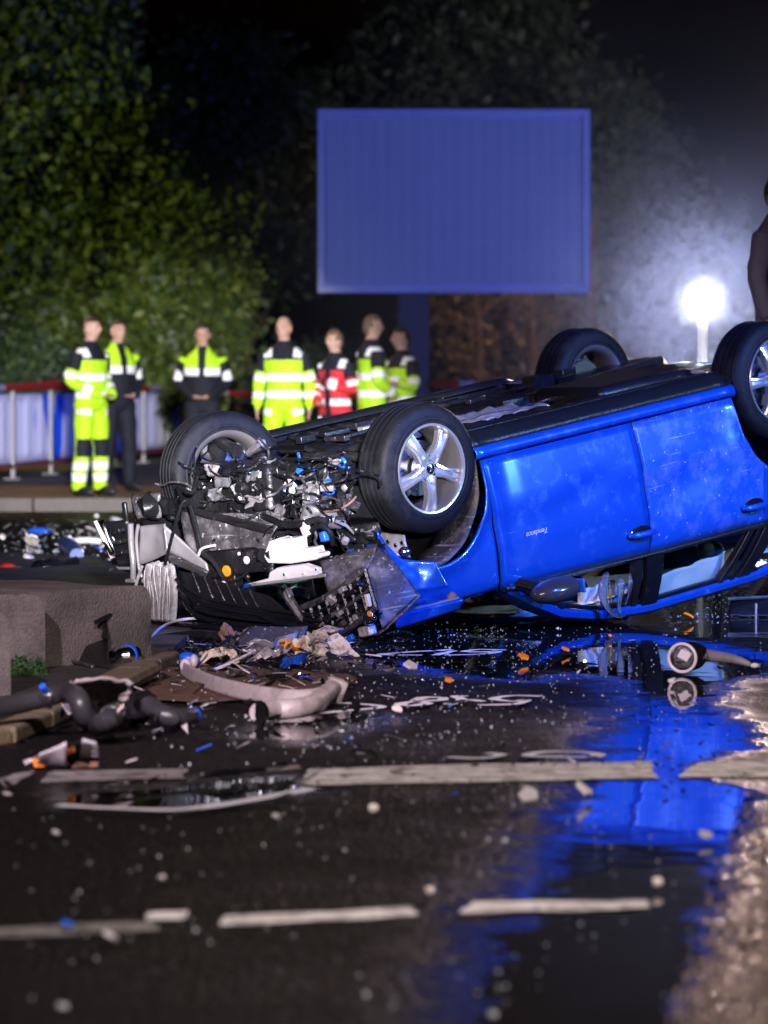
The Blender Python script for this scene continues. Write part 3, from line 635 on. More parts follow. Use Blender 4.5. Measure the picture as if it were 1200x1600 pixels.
    if style in ('paramedic', 'red'):
        zone[upper] = 'jacket'
        zone[upper & (z > 1.37) & ~fore] = 'yoke'; zone[arm_ & (tt < .62) & (np.abs(x) > .15) & (y < .12)] = 'yoke'
        for z0 in (1.00, 1.17): zone[tor & (z > z0) & (z < z0 + .062)] = 'reflective_band'
        zone[arm_ & (tt > .74) & (tt < .96)] = 'reflective_band'; zone[fore & (tt > .50) & (tt < .76)] = 'reflective_band'
        zone[(z > 1.40) & (z < 1.49) & (np.abs(x) > .105) & (np.abs(x) < .19) & upper] = 'reflective_band'
        zone[(names == 'shin') & (((z > .15) & (z < .23)) | ((z > .27) & (z < .35)))] = 'reflective_band'
        zone[(names == 'leg') & (tt > .12) & (tt < .24) & (np.abs(x) > .11) & (y < -.0)] = 'reflective_band'
        zone[leg & (z > .40) & (z < .58) & (y < 0)] = 'knee_patch'
        if style == 'red':
            zone[upper & (y < -.02) & (np.abs(x) < .035) & (z < 1.38)] = 'yoke'
    elif style == 'police':
        zone[upper] = 'navy_jacket'
        zone[tor & (z > 1.26) & (np.abs(x) > .045)] = 'hi_vis_yoke'; zone[arm_ & (tt < .15)] = 'hi_vis_yoke'
        zone[tor & (z > 1.25) & (z < 1.325) & (np.abs(x) > .03)] = 'reflective_band'
        zone[arm_ & (tt > .52) & (tt < .92) & (np.abs(x) > .23)] = 'reflective_band'
    else:
        zone[upper] = 'jacket'
    if not bald: hz = (names == 'head') & ((z > 1.757) | ((z > 1.69) & (y > .012)) | ((z > 1.62) & (y > .045)))
    else: hz = (names == 'head') & (z > 1.72) & (y > .03)
    if female: hz = hz | ((names == 'head') & (z > 1.60) & (y > .02)) | ((names == 'head') & (z > 1.70) & (np.abs(x) > .062))
    zone[hz] = 'hair'
    if headturn:
        c_, s_ = math.cos(headturn), math.sin(headturn); hv = np.clip((co[:, 2] - 1.53) / .08, 0, 1)
        cx_, cy_ = co[:, 0].copy(), co[:, 1].copy(); rx, ry = cx_ * c_ - cy_ * s_, cx_ * s_ + cy_ * c_
        inh = (np.abs(co[:, 0]) < .12) & (co[:, 2] > 1.53)
        w = np.where(inh, hv, 0); co[:, 0] = cx_ * (1 - w) + rx * w; co[:, 1] = cy_ * (1 - w) + ry * w
    # cloth folds: a little uneven along the normal
    fz = np.array([noise.noise(Vector(p) * 11 + Vector((H * 50, 0, 0))) for p in co]); cloth_v = np.zeros(nv)
    for f, zn in zip(faces, zone):
        if zn not in ('skin', 'hair'):
            for i in f: cloth_v[i] = 1
    co = co + no * (fz * .009 * cloth_v)[:, None]
    co *= k; col_ = {}
    J = dict(paramedic='hivis', red='redcl', police='navy', dark='greycl')[style]
    TR = dict(paramedic='hivis', red='navy', police='navy', dark='navy')[style]
    MM = dict(skin='skin', boot='shoe', trousers=TR, collar='navy', jacket=J, yoke='navy', reflective_band='refl', knee_patch='navy', navy_jacket='navy', hi_vis_yoke='hivis', hair=hair)
    def sub(fs, off, name, m, parent):
        ids = sorted({i for f in fs for i in f}); mp = {v: i for i, v in enumerate(ids)}; idx = np.array(ids)
        gg = G(); gg.v = [tuple(p) for p in co[idx] + no[idx] * off]; gg.f = [tuple(mp[i] for i in f) for f in fs]
        return gg.build(name, m, parent, ang=80)
    body = sub(faces, 0, 'person', 'skin', None)
    by = {}
    for f, zn in zip(faces, zone): by.setdefault(zn, []).append(f)
    def islands(fs):
        par = {}
        def fd(a):
            while par[a] != a: par[a] = par[par[a]]; a = par[a]
            return a
        for f in fs:
            for i in f: par.setdefault(i, i)
            r0 = fd(f[0])
            for i in f[1:]: par[fd(i)] = r0
        out = {}
        for f in fs: out.setdefault(fd(f[0]), []).append(f)
        big = [v for v in out.values() if len(v) > 14]
        return big or [fs]
    for zn, fz_ in by.items():
      if zn == 'skin': continue
      for fs in islands(fz_):
        sub(fs, .014 if zn == 'hair' else (.010 if zn == 'reflective_band' else .006), zn, MM[zn], body)
    hr = Matrix.Rotation(headturn, 3, 'Z')
    for s in (-1, 1):
        gg = G(); gg.ell(hr @ Vector((s * .031 * k, -.098 * k, 1.702 * k)), (.011, .007, .007), None, 8, 6); gg.build('eye', 'gloss', body)
    body.location = loc; body.rotation_euler = (lean, 0, facing); tag(body, label, 'person', group); return body
def ppos(px, Y): return (ray(px, 700).x / ray(px, 700).y * Y, Y, PZ)
person('person in full yellow hi-vis suit with dark shoulders standing by the railing', ppos(142, 38.2), R(52), 1.83, 'paramedic', ('front', 'front'), headturn=R(10))
person('police officer in navy and yellow close behind the yellow suited person at the railing', ppos(184, 39.9), R(36), 1.83, 'police', ('down', 'front'), headturn=R(0))
person('lone police officer in navy standing at the end of the railing, hands joined', ppos(317, 40.6), R(-2), 1.80, 'police', ('front', 'front'), hair='hair')
person('bald person in yellow hi-vis suit with two white bands, alone facing the camera', ppos(444, 38.0), R(-8), 1.83, 'paramedic', ('down', 'down'), bald=True, hair='hairl', headturn=R(-14))
person('person with fair hair in a red and navy jacket, between the yellow suits', ppos(524, 37.9), R(-38), 1.69, 'red', ('front', 'fold'), female=True, hair='hairl', headturn=R(-12))
person('tall person in yellow hi-vis jacket seen from the side, turned to the right', ppos(581, 37.8), R(112), 1.84, 'paramedic', ('front', 'down'), hair='hairl')
person('shorter person in yellow hi-vis jacket leaning in beside the billboard pole', ppos(628, 38.9), R(-55), 1.73, 'paramedic', ('fold', 'fold'), headturn=R(-25), hair='hair')

# half-seen figure at the edge of the frame, on a loading step
st = thing('loading_step', 'low dark steel loading step behind the car at the edge', 'step', (2.62, 23.3, 0))
g = G(); g.box((0, 0, .72), (1.1, .8, .05)); g.build('deck', 'dark', st, bevel=.01)
for sx in (-1, 1):
    for sy in (-1, 1): g = G(); g.box((sx * .5, sy * .35, .347), (.05, .05, .694)); g.build('leg', 'fpost', st)
person('person in a grey jacket at the right edge, standing high up behind the rear wheel', (2.47, 23.3, .745), R(60), 1.80, 'dark', ('down', 'down'), group='onlookers at the edge')

# ================================================================ the overturned car
# car frame while upright: x forward from the front axle, y left, z up from the road; it lies on its roof
YAW, PIT, ROL = R(225), R(9.0), R(1.0)
Rw_ = (Matrix.Rotation(YAW, 4, 'Z') @ Matrix.Rotation(PIT, 4, 'Y') @ Matrix.Rotation(ROL, 4, 'X') @ Matrix.Rotation(PI, 4, 'X'))
ref = Rw_ @ Vector((0, -.80, .30))
want = pp(650, 730, 18.0)
CAR_T = want - ref
CM = Matrix.Translation(CAR_T) @ Rw_; CI = CM.inverted()
car = thing('car', 'blue hatchback lying wrecked on its roof with its front torn open', 'car')
# base of the thing: keep the empty at the pose so children live in the upright frame
car.matrix_world = CM
CAMC = CI @ Vector((0, 0, CAMH))
def ep(px, py, x=None, y=None):
    """point of the car frame seen at a photograph pixel, on a plane x = c or y = c"""
    d = CI.to_3x3() @ ray(px, py)
    t = (x - CAMC.x) / d.x if x is not None else (y - CAMC.y) / d.y
    return CAMC + d * t
def lift(p, m=.012):
    """keep a car-frame point above the road"""
    w = CM @ p
    if w.z < m: w.z = m
    return CI @ w

AZ, AR = .405, .385                                   # wheel arch centre height and radius
WB = 2.74
def half(x, z):                                       # half width of the body
    p = np.interp(z, [.16, .24, .33, .45, .60, .64, .80, .94, 1.03, 1.06], [.775, .815, .842, .856, .870, .861, .862, .848, .812, .79])
    t = np.interp(x, [-3.7, -3.4, -3.0, -2.2, -.6, .0, .45, .75, .9], [.80, .90, .97, 1.0, 1.0, .985, .945, .87, .78])
    fl = 0
    for xc in (0, -WB):
        r = math.hypot(x - xc, z - AZ); fl += .022 * math.exp(-((r - AR) / .05) ** 2)
    return p * t + fl
BELT = lambda x: np.interp(x, [-3.5, -2.6, -1.6, -.5, .1, .8], [1.05, 1.045, 1.03, 1.00, .985, .93])
def arch_lo(x, base):
    z = base
    for xc in (0, -WB):
        if abs(x - xc) < AR: z = max(z, AZ + math.sqrt(AR * AR - (x - xc) ** 2))
    return z
def side_panel(name, xs, zlo, zhi, m, s, nz=14, lean=0., dent=None, solid=.012, tuck=True):
    g = G(); P = []
    for x in xs:
        a, b = zlo(x), zhi(x); row = []
        for j in range(nz + 1):
            z = a + (b - a) * j / nz; xx = x + lean * (z - .33)
            y = half(xx, z)
            if dent: y += dent(xx, z)
            row.append((xx, s * y, z))
        P.append(row)
    g.grid(P); return g.build(name, m, car, solid=solid, ang=50)
def lin(a, b, n): return [a + (b - a) * i / n for i in range(n + 1)]
def archx(x0, x1, n=40):                              # denser sampling near the arch sides
    xs = set(lin(x0, x1, n))
    for xc in (0, -WB):
        for k in range(25):
            v = xc + AR * math.cos(PI * k / 24)
            if min(x0, x1) < v < max(x0, x1): xs.add(v)
    return sorted(xs)
for s in (-1, 1):
    dn = lambda x, z: -.026 * math.exp(-((x + 1.9) / .22) ** 2 - ((z - .72) / .10) ** 2) - .016 * math.exp(-((x + 1.15) / .16) ** 2 - ((z - .60 - .12 * (x + 1.15)) / .035) ** 2) - .014 * math.exp(-((x + 2.2) / .12) ** 2 - ((z - .50) / .08) ** 2) - .012 * math.exp(-((x + .56) / .05) ** 2) * (1 if z < .95 else .3) + .003 * noise.noise(Vector((x * 3, z * 4, 2)))
    d1 = side_panel('front_door', lin(-1.535, -.405, 26), lambda x: .335, BELT, 'paint', s, lean=-.075, dent=dn)
    d2 = side_panel('rear_door', archx(-2.50, -1.545), lambda x: max(arch_lo(x - .02, .335), .335), BELT, 'paint_scr_sheen' if s < 0 else 'paint', s, lean=-.075, dent=dn)
    d1['label'] = 'blue front door with a small white script badge'; d2['label'] = 'scuffed blue rear door with a pale painted sheen'
    fx0 = .36 if s < 0 else .2
    side_panel('front_fender', archx(-.398, fx0), lambda x: arch_lo(x, .335), lambda x: BELT(x) - .01, 'paint', s, lean=-.05, dent=lambda x, z: -.02 * max(0, x - .1) * 3 + .02 * max(0, x) * noise.noise(Vector((x * 9, z * 9, 1))) + dn(x, z))
    side_panel('rear_quarter', archx(-3.45, -2.515), lambda x: arch_lo(x, .335), BELT, 'paint', s, lean=-.02)
    g = G(); P = []
    for x in lin(-2.36, -.36, 30):
        P.append([(x, s * (half(x, .325) + dy), z) for dy, z in ((.0, .327), (.010, .312), (.011, .298), (.002, .280), (-.012, .268))])
    g.grid(P); g.build('sill', 'paint', car, ang=50, solid=.008)
    g = G(); P = []
    for x in lin(-2.33, -.36, 40):
        P.append([(x, s * (half(x, .325) + dy), z + .004 * noise.noise(Vector((x * 12, z * 9, 3)))) for dy, z in ((-.006, .268), (-.020, .245), (-.045, .215), (-.065, .196), (-.11, .192), (-.16, .215))])
    g.grid(P); g.build('rocker_cover', 'black', car, ang=50, solid=.008)
    # black band under the belt line and the window frame
    g = G(); P = []
    for x in lin(-2.62, -.50, 30):
        zb = BELT(x); P.append([(x, s * (half(x, zb) + .004), zb - .012), (x, s * (half(x, zb) + .008), zb + .008), (x, s * .80, zb + .022), (x, s * .775, zb + .02)])
    g.grid(P); g.build('belt_trim', 'black', car, solid=.004)
    # handles
    for hx, hz in ((-1.50, .905), (-2.43, .93)):
        door = d1 if hx > -2 else d2; hb = half(hx, hz)
        g = G(); g.ell((hx, s * (hb + .006), hz - .004), (.092, .010, .036), None, 24, 8); cup = g.build('handle_recess', 'gloss', door)
        g = G(); g.tube([(hx + .100, s * (hb + .010), hz), (hx + .055, s * (hb + .036), hz + .002), (hx - .02, s * (hb + .042), hz + .004), (hx - .085, s * (hb + .030), hz + .004), (hx - .112, s * (hb + .008), hz + .004)], [.012, .017, .018, .016, .012], 10, smooth=4); g.build('handle', 'paint', door)
    # pillars: A, B, C, roof rail
    RZ = lambda x: np.interp(x, [-3.3, -2.6, -1.7, -1.3, -.97, -.72, -.48], [1.33, 1.365, 1.355, 1.315, 1.235, 1.125, 1.0])
    RY = lambda x: np.interp(x, [-3.3, -2.6, -1.7, -1.3, -.97, -.72, -.48], [.60, .645, .665, .685, .725, .765, .80])
    g = G(); P = []
    for x in lin(-3.3, -.48, 46):
        z, y = RZ(x), RY(x)
        P.append([(x, s * (y + .012), z - .040), (x, s * (y + .022), z - .022), (x, s * (y + .014), z + .004), (x, s * (y - .02), z + .020), (x, s * (y - .07), z + .024), (x, s * (y - .07), z - .03), (x, s * (y - .02), z - .045)])
    P = [[tuple(lift(Vector(p), .006)) for p in r] for r in P]
    g.grid(P, closed_v=True); g.build('roof_rail', 'paint', car, ang=40)
    g = G(); P = []
    for x in lin(-2.63, -.66, 40):
        z, y = RZ(x), RY(x); P.append([(x, s * (y + .016), z - .043), (x, s * (y + .018), z - .062), (x, s * (y + .0), z - .066), (x, s * (y - .02), z - .05)])
    g.grid(P); g.build('window_seal', 'black', car, solid=.004)
    def pillar(name, xb, xt, wb, wt, m, out=.006):
        g = G(); P = []
        for j in range(9):
            t = j / 8; x = xb + (xt - xb) * t; w = wb + (wt - wb) * t; zb, zt = BELT(xb) + .01, RZ(xt) - .03
            z = zb + (zt - zb) * t; y = (.800 + (RY(xt) + .012 - .800) * t) + out + .012 * math.sin(PI * t)
            P.append([(x + w / 2, s * y, z), (x - w / 2, s * y, z), (x - w / 2, s * (y - .05), z), (x + w / 2, s * (y - .05), z)])
        g.grid(P, closed_v=True); return g.build(name, m, car, bevel=.004)
    pillar('door_pillar', -1.66, -1.70, .135, .125, 'gloss')
    pillar('window_frame', -1.535, -1.575, .05, .045, 'black', .002)
    pillar('rear_window_frame', -2.47, -2.30, .05, .045, 'black', .002)
    pillar('rear_window_frame', -2.54, -2.40, .035, .035, 'gloss', .004)
    pillar('rear_pillar', -2.64, -2.50, .12, .11, 'black', .003)
    pillar('corner_pillar', -3.22, -3.1, .32, .26, 'paint')
    g = G(); g.tube([(-.68, s * .79, 1.01), (-.98, s * .74, RZ(-.98) - .05)], .016, 8); g.build('quarter_bar', 'black', car)
    # panes
    def pane(x0, x1, xt0, xt1, name='window_pane'):
        g = G(); P = []
        for i in range(13):
            q = i / 12; xb, xt = x0 + (x1 - x0) * q, xt0 + (xt1 - xt0) * q; row = []
            for j in range(7):
                t = j / 6; x = xb + (xt - xb) * t; zb, zt = BELT(x) + .01, RZ(xt) - .05; row.append((x, s * (.785 + (RY(xt) - .785) * t + .010 * math.sin(PI * t)), zb + (zt - zb) * t))
            P.append(row)
        g.grid(P); return g.build(name, 'winglass', car)
    pane(-1.74, -2.44, -1.78, -2.28)
    pane(-2.72, -3.05, -2.58, -2.95)
    if s > 0: pane(-.72, -1.50, -1.0, -1.54)
# lettering on the front door: a thin flat print
fc = bpy.data.curves.new('script_badge', 'FONT'); fc.body = 'Tendance'; fc.size = .062; fc.shear = .35; fc.extrude = .0008
fo = bpy.data.objects.new('tmp_font', fc); COL.objects.link(fo)
dg = bpy.context.evaluated_depsgraph_get(); fm = bpy.data.meshes.new_from_object(fo.evaluated_get(dg)); bpy.data.objects.remove(fo)
fb = bpy.data.objects.new('script_badge', fm); COL.objects.link(fb); fb.parent = [o for o in car.children if o.name == 'front_door'][0]; fm.materials.clear(); fm.materials.append(MT['whitep'])
bw = max(v.co.x for v in fm.vertices)
for v in fm.vertices:                                   # readable from outside while the car stands upright
    X, Z = -.80 + (v.co.x / bw) * .165, .742 + v.co.y * .62
    v.co = (X, -(half(X, Z) + .012) - v.co.z, Z)

# roof, crushed flat on to the road, bonnet, floor
g = G(); P = []
for x in lin(-3.25, -.95, 30):
    row = []
    for j in range(25):
        v = -1 + 2 * j / 24; y = v * (np.interp(x, [-3.3, -2.6, -1.7, -1.3, -.97], [.60, .645, .665, .685, .725]) - .05); z = np.interp(x, [-3.3, -2.6, -1.7, -1.3, -.97], [1.34, 1.375, 1.365, 1.325, 1.245]) + .06 * (1 - v * v) + .012 * noise.noise(Vector((x * 4, y * 4, 0)))
        row.append(tuple(lift(Vector((x, y, z)), .008)))
    P.append(row)
g.grid(P); g.build('roof', 'paint', car, solid=.006)
g = G(); g.sheet((-.52, -.70, .99), (-.52, .70, .99), (-.97, .66, 1.22), (-.97, -.66, 1.22), 20, 8, .02, 5, 3); g.build('windscreen', 'winglass', car)
def bon(off, y0=-.74, y1=.74, x0=-.46, x1=.80):
    P = []
    for i in range(29):
        x = x0 + (x1 - x0) * i / 28; row = []
        for j in range(29):
            y = y0 + (y1 - y0) * j / 28
            z = 1.005 + .02 * (1 - (y / .74) ** 2) - off - .10 * max(0, x - .5) ** 2 * 3 + .030 * noise.noise(Vector((x * 3.2, y * 2.4, 3))) + .05 * max(0, -y - .25) * max(0, x) + .012 * noise.noise(Vector((x * 9, y * 8, 3)))
            xx = x + .05 * noise.noise(Vector((y * 2, 1, x))) * max(0, x) - .22 * (y / .74) ** 2 * max(0, x)
            row.append(tuple(lift(Vector((xx, y, z)), .012 + off)))
        P.append(row)
    return P
g = G(); g.grid(bon(0)); g.build('bonnet', 'paint', car, solid=.004)
g = G(); g.grid(bon(.03, -.66, .66, -.4, .72)); g.build('bonnet_liner', 'gloss', car, solid=.006)
for k, xo in enumerate((.50, .60, .70, .775)):
    g = G(); pts = []
    for j in range(21):
        y = -.70 + 1.4 * j / 20; p = lift(Vector((xo - .22 * (y / .74) ** 2 * xo, y, 1.0 - .035 + .02 * noise.noise(Vector((y * 3, k, 2))))), .03 + .01 * k); pts.append(p)
    g.tube(pts, .012 + .004 * (k % 2), 8, smooth=2); g.build('bonnet_edge', 'gloss' if k % 2 else 'black', car)
# floor pan with ribs, tunnel, exhaust, shields
g = G(); P = []
for i in range(61):
    x = -.30 - 3.1 * i / 60; row = []
    for j in range(49):
        y = -.76 + 1.52 * j / 48; z = .275 + .05 * math.exp(-(y / .13) ** 2) - .014 * (math.sin(y * 26) > .3) + .012 * noise.noise(Vector((x * 5, y * 5, 0)))
        z -= .03 * math.exp(-((abs(y) - .62) / .05) ** 2)
        if x < -2.2: z += .02 * (1 if abs(y) < .5 else 0)
        row.append((x, y, z))
    P.append(row)
g.grid(P); g.build('floor_pan', 'dark', car, solid=.01)
for s in (-1, 1):
    g = G(); g.box((-1.33, s * .765, .225), (1.9, .006, .075)); g.box((-1.33, s * .735, .245), (1.9, .05, .03)); g.build('sill_flange', 'black', car, bevel=.004)
    g = G(); g.sheet((-.46, s * .46, .225), (-1.75, s * .46, .225), (-1.75, s * .58, .222), (-.46, s * .58, .222), 40, 5, .02, 9, 4); g.build('underbody_rail', 'dark', car, solid=.02)
g = G(); g.sheet((-.40, -.30, .235), (-1.36, -.30, .235), (-1.36, -.185, .19), (-.40, -.185, .19), 40, 6, .012, 14, 6); g.build('heat_shield', 'alu', car, solid=.004)
g = G(); g.sheet((-.70, -.43, .215), (-1.40, -.43, .215), (-1.40, -.36, .20), (-.70, -.36, .20), 30, 5, .01, 14, 8); g.build('heat_shield', 'sheet', car, solid=.004)
g = G(); g.tube([(-.3, .05, .29), (-.6, .02, .265), (-1.4, 0, .265), (-1.9, .10, .25), (-2.4, .28, .25), (-3.3, .45, .25)], .026, 12, smooth=5); g.build('exhaust_pipe', 'dark', car)
g = G(); g.tube([(-1.5, 0, .255), (-1.54, 0, .255), (-1.9, .05, .25), (-1.94, .05, .25)], [.03, .055, .055, .03], 16); g.build('silencer', 'dark', car)
g = G(); g.box((-2.05, -.30, .24), (.75, .50, .14)); g.build('fuel_tank', 'black', car, bevel=.04)
for s in (-1, 1):
    g = G(); g.box((-2.28, s * .46, .24), (.16, .10, .12)); g.tube([(-2.25, s * .50, .23), (-2.66, s * .62, .30)], [.05, .045], 10); g.build('trailing_arm', 'dark', car)
    g = G(); g.tube([(-2.72, s * .46, .34), (-2.66, s * .52, .62)], .045, 12); g.lathe([(.05, 0), (.062, .02), (.05, .04)] * 3, 14, 'Z', (-2.69, s * .49, .45)); g.build('rear_damper', 'black', car)
g = G(); g.tube([(-2.5, -.6, .28), (-2.5, .6, .28)], .045, 12); g.build('rear_beam', 'dark', car)
g = G(); g.sheet((-2.9, -.5, .27), (-2.9, .5, .27), (-3.3, .5, .30), (-3.3, -.5, .30), 10, 14, .02, 5, 2); g.build('spare_well', 'black', car, solid=.02)
for k in range(14):
    g = G(); x, y = rnd(-2.2, -.4), rnd(-.68, .6); g.tube([(x, y, .23), (x - rnd(.2, .6), y + rnd(-.05, .05), .225)], rnd(.006, .014), 6); g.build('brake_line', 'steel' if k % 3 == 0 else 'black', car)
for k in range(16):
    g = G(); g.box((rnd(-2.9, -.4), rnd(-.72, .7), .222), (rnd(.04, .2), rnd(.03, .1), rnd(.02, .05)), Matrix.Rotation(rnd(-.3, .3), 3, 'Z')); g.build('underbody_bracket', random.choice(['dark', 'black', 'black', 'dark', 'sheet']), car, bevel=.004)
# tail: bumper and hatch, mostly outside the picture
g = G(); P = []
for j in range(25):
    v = -1 + 2 * j / 24; y = v * .80; xb = -3.60 + .22 * v ** 2 * abs(v); P.append([(xb + dx, y, z) for dx, z in ((.10, .30), (.0, .34), (-.02, .48), (0, .62), (.05, .68))])
g.grid(P); g.build('rear_bumper', 'paint', car, solid=.01)
g = G(); g.sheet((-3.55, -.72, .68), (-3.55, .72, .68), (-3.30, .60, 1.30), (-3.30, -.60, 1.30), 20, 10, .006, 3, 3); g.build('tailgate', 'paint', car, solid=.02)

# wheel arch liners
for (xc, s) in ((0, -1), (0, 1), (-WB, -1), (-WB, 1)):
    g = G(); P = []
    for i in range(29):
        a = (R(62) + R(140) * i / 28) if xc == 0 else (R(-25) + R(230) * i / 28); rr = AR + .005 + .012 * noise.noise(Vector((a * 3, s, xc)))
        P.append([(xc + rr * math.cos(a), s * yy, AZ + rr * math.sin(a)) for yy in (.83, .76, .68, .60)])
    g.grid(P); o = g.build('arch_liner', 'greyp' if (xc == 0 and s < 0) else 'black', car, solid=.006)

# wheels -----------------------------------------------------------------
RT = .318
def make_wheel():
    w = empty('wheel'); w.parent = car
    hw = .104
    prof = [(.212, -hw + .012), (.222, -hw), (.255, -hw - .006), (.290, -hw + .002), (.306, -hw + .014), (.315, -hw + .03)]
    for c in (-.056, -.019, .019, .056): prof += [(.318, c - .0075), (.308, c - .006), (.308, c + .006), (.318, c + .0075)]
    prof += [(.315, hw - .03), (.306, hw - .014), (.290, hw - .002), (.255, hw + .006), (.222, hw), (.212, hw - .012)]
    g = G(); g.lathe(prof, 72, 'Y')
    g.build('tyre', 'rubber', w, ang=28)
    g = G()                                            # raised sidewall band, front and back
    for s in (-1, 1): g.lathe([(.236, s * (hw + .004)), (.240, s * (hw + .0075)), (.246, s * (hw + .0075)), (.250, s * (hw + .005))], 72, 'Y')
    g.build('sidewall_ring', 'rubber', w)
    g = G(); g.lathe([(.216, -hw + .004), (.222, -hw - .004), (.214, -hw - .006), (.205, -hw + .006), (.196, -hw + .03), (.188, -.03), (.180, .03), (.190, hw - .02), (.206, hw - .004), (.220, hw + .002), (.222, hw - .004), (.214, hw - .01)], 72, 'Y')
    g.build('rim', 'rimin', w, ang=40)
    g = G(); g.lathe([(.222, -hw - .004), (.2195, -hw - .0085), (.210, -hw - .007), (.2055, -hw + .004)], 72, 'Y'); g.build('rim_lip', 'alloy', w)
    yf = -hw + .012                                     # spoke face, slightly dished
    for k in range(5):
        a = PI / 2 + k * 2 * PI / 5; ca, sa = math.cos(a), math.sin(a); g = G(); P = []
        for i in range(13):
            t = i / 12; r = .035 + .176 * t; wd = np.interp(t, [0, .18, .45, .8, 1], [.040, .030, .0255, .033, .041]); y0 = yf - .004 + .010 * t - .012 * math.sin(PI * t)
            row = []
            for (ww, dy) in ((-1, .035), (-1, .006), (-.82, -.004), (-.50, -.006), (-.28, .007), (.28, .007), (.50, -.006), (.82, -.004), (1, .006), (1, .035)):
                if t < .22 and abs(ww) < .4: dy = -.002
                q = wd * ww; row.append((r * ca - q * sa, y0 + dy, r * sa + q * ca))
            P.append(row)
        g.grid(P, closed_v=True); g.build('spoke', 'alloy', w, ang=22)
    g = G(); g.lathe([(.0, yf - .004), (.06, yf - .003), (.070, yf + .01), (.064, yf + .06)], 40, 'Y'); g.build('hub', 'alloy', w)
    for k in range(5):
        a = PI / 2 + PI / 5 + k * 2 * PI / 5; g = G(); g.lathe([(0, .0), (.0115, .0), (.0125, -.003), (.0145, -.0035), (.0155, -.001)], 16, 'Y', (.050 * math.cos(a), yf - .0035, .050 * math.sin(a))); g.build('lug_hole', 'gloss', w)
    g = G(); g.lathe([(0, yf - .013), (.020, yf - .0125), (.026, yf - .009), (.0275, yf - .002)], 32, 'Y'); g.build('centre_cap', 'chrome', w)
    g = G()                                             # a small raised animal-like emblem
    E = [(-.010, -.012), (-.004, -.002), (-.009, .006), (-.002, .005), (.002, .014), (.009, .013), (.006, .006), (.011, .001), (.004, -.003), (.007, -.012), (.001, -.006), (-.004, -.013)]
    g.prism([(a, yf - .0125, b) for a, b in E], (0, -.003, 0)); g.build('cap_emblem', 'steel', w, smooth=False)
    g = G(); g.lathe([(.02, -.006), (.135, -.006), (.137, -.0), (.137, .014), (.135, .02), (.06, .02), (.055, .05), (.0, .05)], 48, 'Y', (0, -.01, 0)); g.build('brake_disc', 'steel', w)
    g = G(); g.box((.105, .0, .06), (.06, .07, .13), Matrix.Rotation(R(-30), 3, 'Y')); g.build('brake_caliper', 'dark', w, bevel=.008)
    g = G(); g.tube([(0, .03, 0), (0, .13, 0)], [.055, .045], 14); g.box((0, .07, .03), (.10, .05, .16)); g.build('hub_carrier', 'dark', w, bevel=.006)
    return w
def frames(w, loc, spin, steer=0., cam_=0., flip=False):
    w.matrix_parent_inverse = Matrix.Identity(4)
    w.location = loc; w.rotation_mode = 'QUATERNION'
    M = Matrix.Rotation(steer, 3, 'Z') @ Matrix.Rotation(cam_, 3, 'X') @ (Matrix.Rotation(PI, 3, 'Z') if flip else Matrix.Identity(3)) @ Matrix.Rotation(spin, 3, 'Y')
    w.rotation_quaternion = M.to_quaternion()
wh = make_wheel(); frames(wh, ep(651, 731, y=-.745), R(2), R(3), R(-2))
w2 = copy_tree(wh, car); frames(w2, (-WB, -.735, .30), R(20), 0, 0)
w3 = copy_tree(wh, car); frames(w3, ep(346, 739, y=.60), R(50), R(17), R(2), True)
w4 = copy_tree(wh, car); frames(w4, ep(912, 600, y=.70), R(15), R(2), 0, True)

# interior: seats, headrests, dash, curtain airbags
def seat(x, y, back=True, wseat=.48):
    g = G(); g.box((x, y, .52), (.50, wseat, .16)); g.build('seat_cushion', 'seat', car, bevel=.05)
    g = G(); g.box((x - .27, y, .82), (.15, wseat - .02, .58), Matrix.Rotation(R(-14), 3, 'Y')); g.build('seat_backrest', 'seat', car, bevel=.05)
    g = G(); g.ell((x - .37, y, 1.20), (.07, .145, .10), None, 18, 12); h = g.build('headrest', 'seat', car)
for y in (-.37, .37): seat(-1.05, y); seat(-1.98, y * .95)
seat(-1.98, 0, wseat=.24)
g = G(); g.sheet((-.62, -.66, .80), (-.62, .66, .80), (-.62, .66, .99), (-.62, -.66, .99), 12, 5, .02, 4, 2); g.build('dashboard', 'black', car, solid=.06)
g = G(); g.lathe([(.185 + .015 * math.cos(a), .015 * math.sin(a)) for a in [2 * PI * i / 10 for i in range(10)]], 32, 'X', (-.85, .37, .88), closed=True); g.build('steering_wheel', 'black', car)
for (y0, x0, x1, sd) in ((.60, -.95, -1.75, 3), (.60, -1.78, -3.2, 5), (.10, -1.25, -1.62, 7)):
    g = G(); g.sheet((x0, y0, 1.30), (x1, y0, 1.32), (x1, y0 + .10, 1.06), (x0, y0 + .10, 1.07), 20, 10, .03, 6, sd, fold=.008, nf=4); g.build('curtain_airbag', 'airbag', car, solid=.01)
g = G(); g.sheet((-.9, -.6, 1.24), (-3.1, -.55, 1.26), (-3.1, .55, 1.26), (-.9, .6, 1.24), 20, 14, .02, 3, 8); g.build('headlining', 'cream', car, solid=.006)
g = G(); g.sheet(ep(1020, 942, y=-.60), ep(1165, 905, y=-.60), ep(1150, 856, y=-.64), ep(1022, 902, y=-.64), 20, 10, .02, 5, 6, fold=.006, nf=3); g.build('curtain_airbag', 'airbag', car, solid=.008)
g = G(); g.sheet(ep(905, 948, y=-.56), ep(968, 944, y=-.56), ep(962, 905, y=-.6), ep(902, 920, y=-.6), 14, 8, .02, 6, 9, fold=.006, nf=3); g.build('curtain_airbag', 'airbag', car, solid=.008)
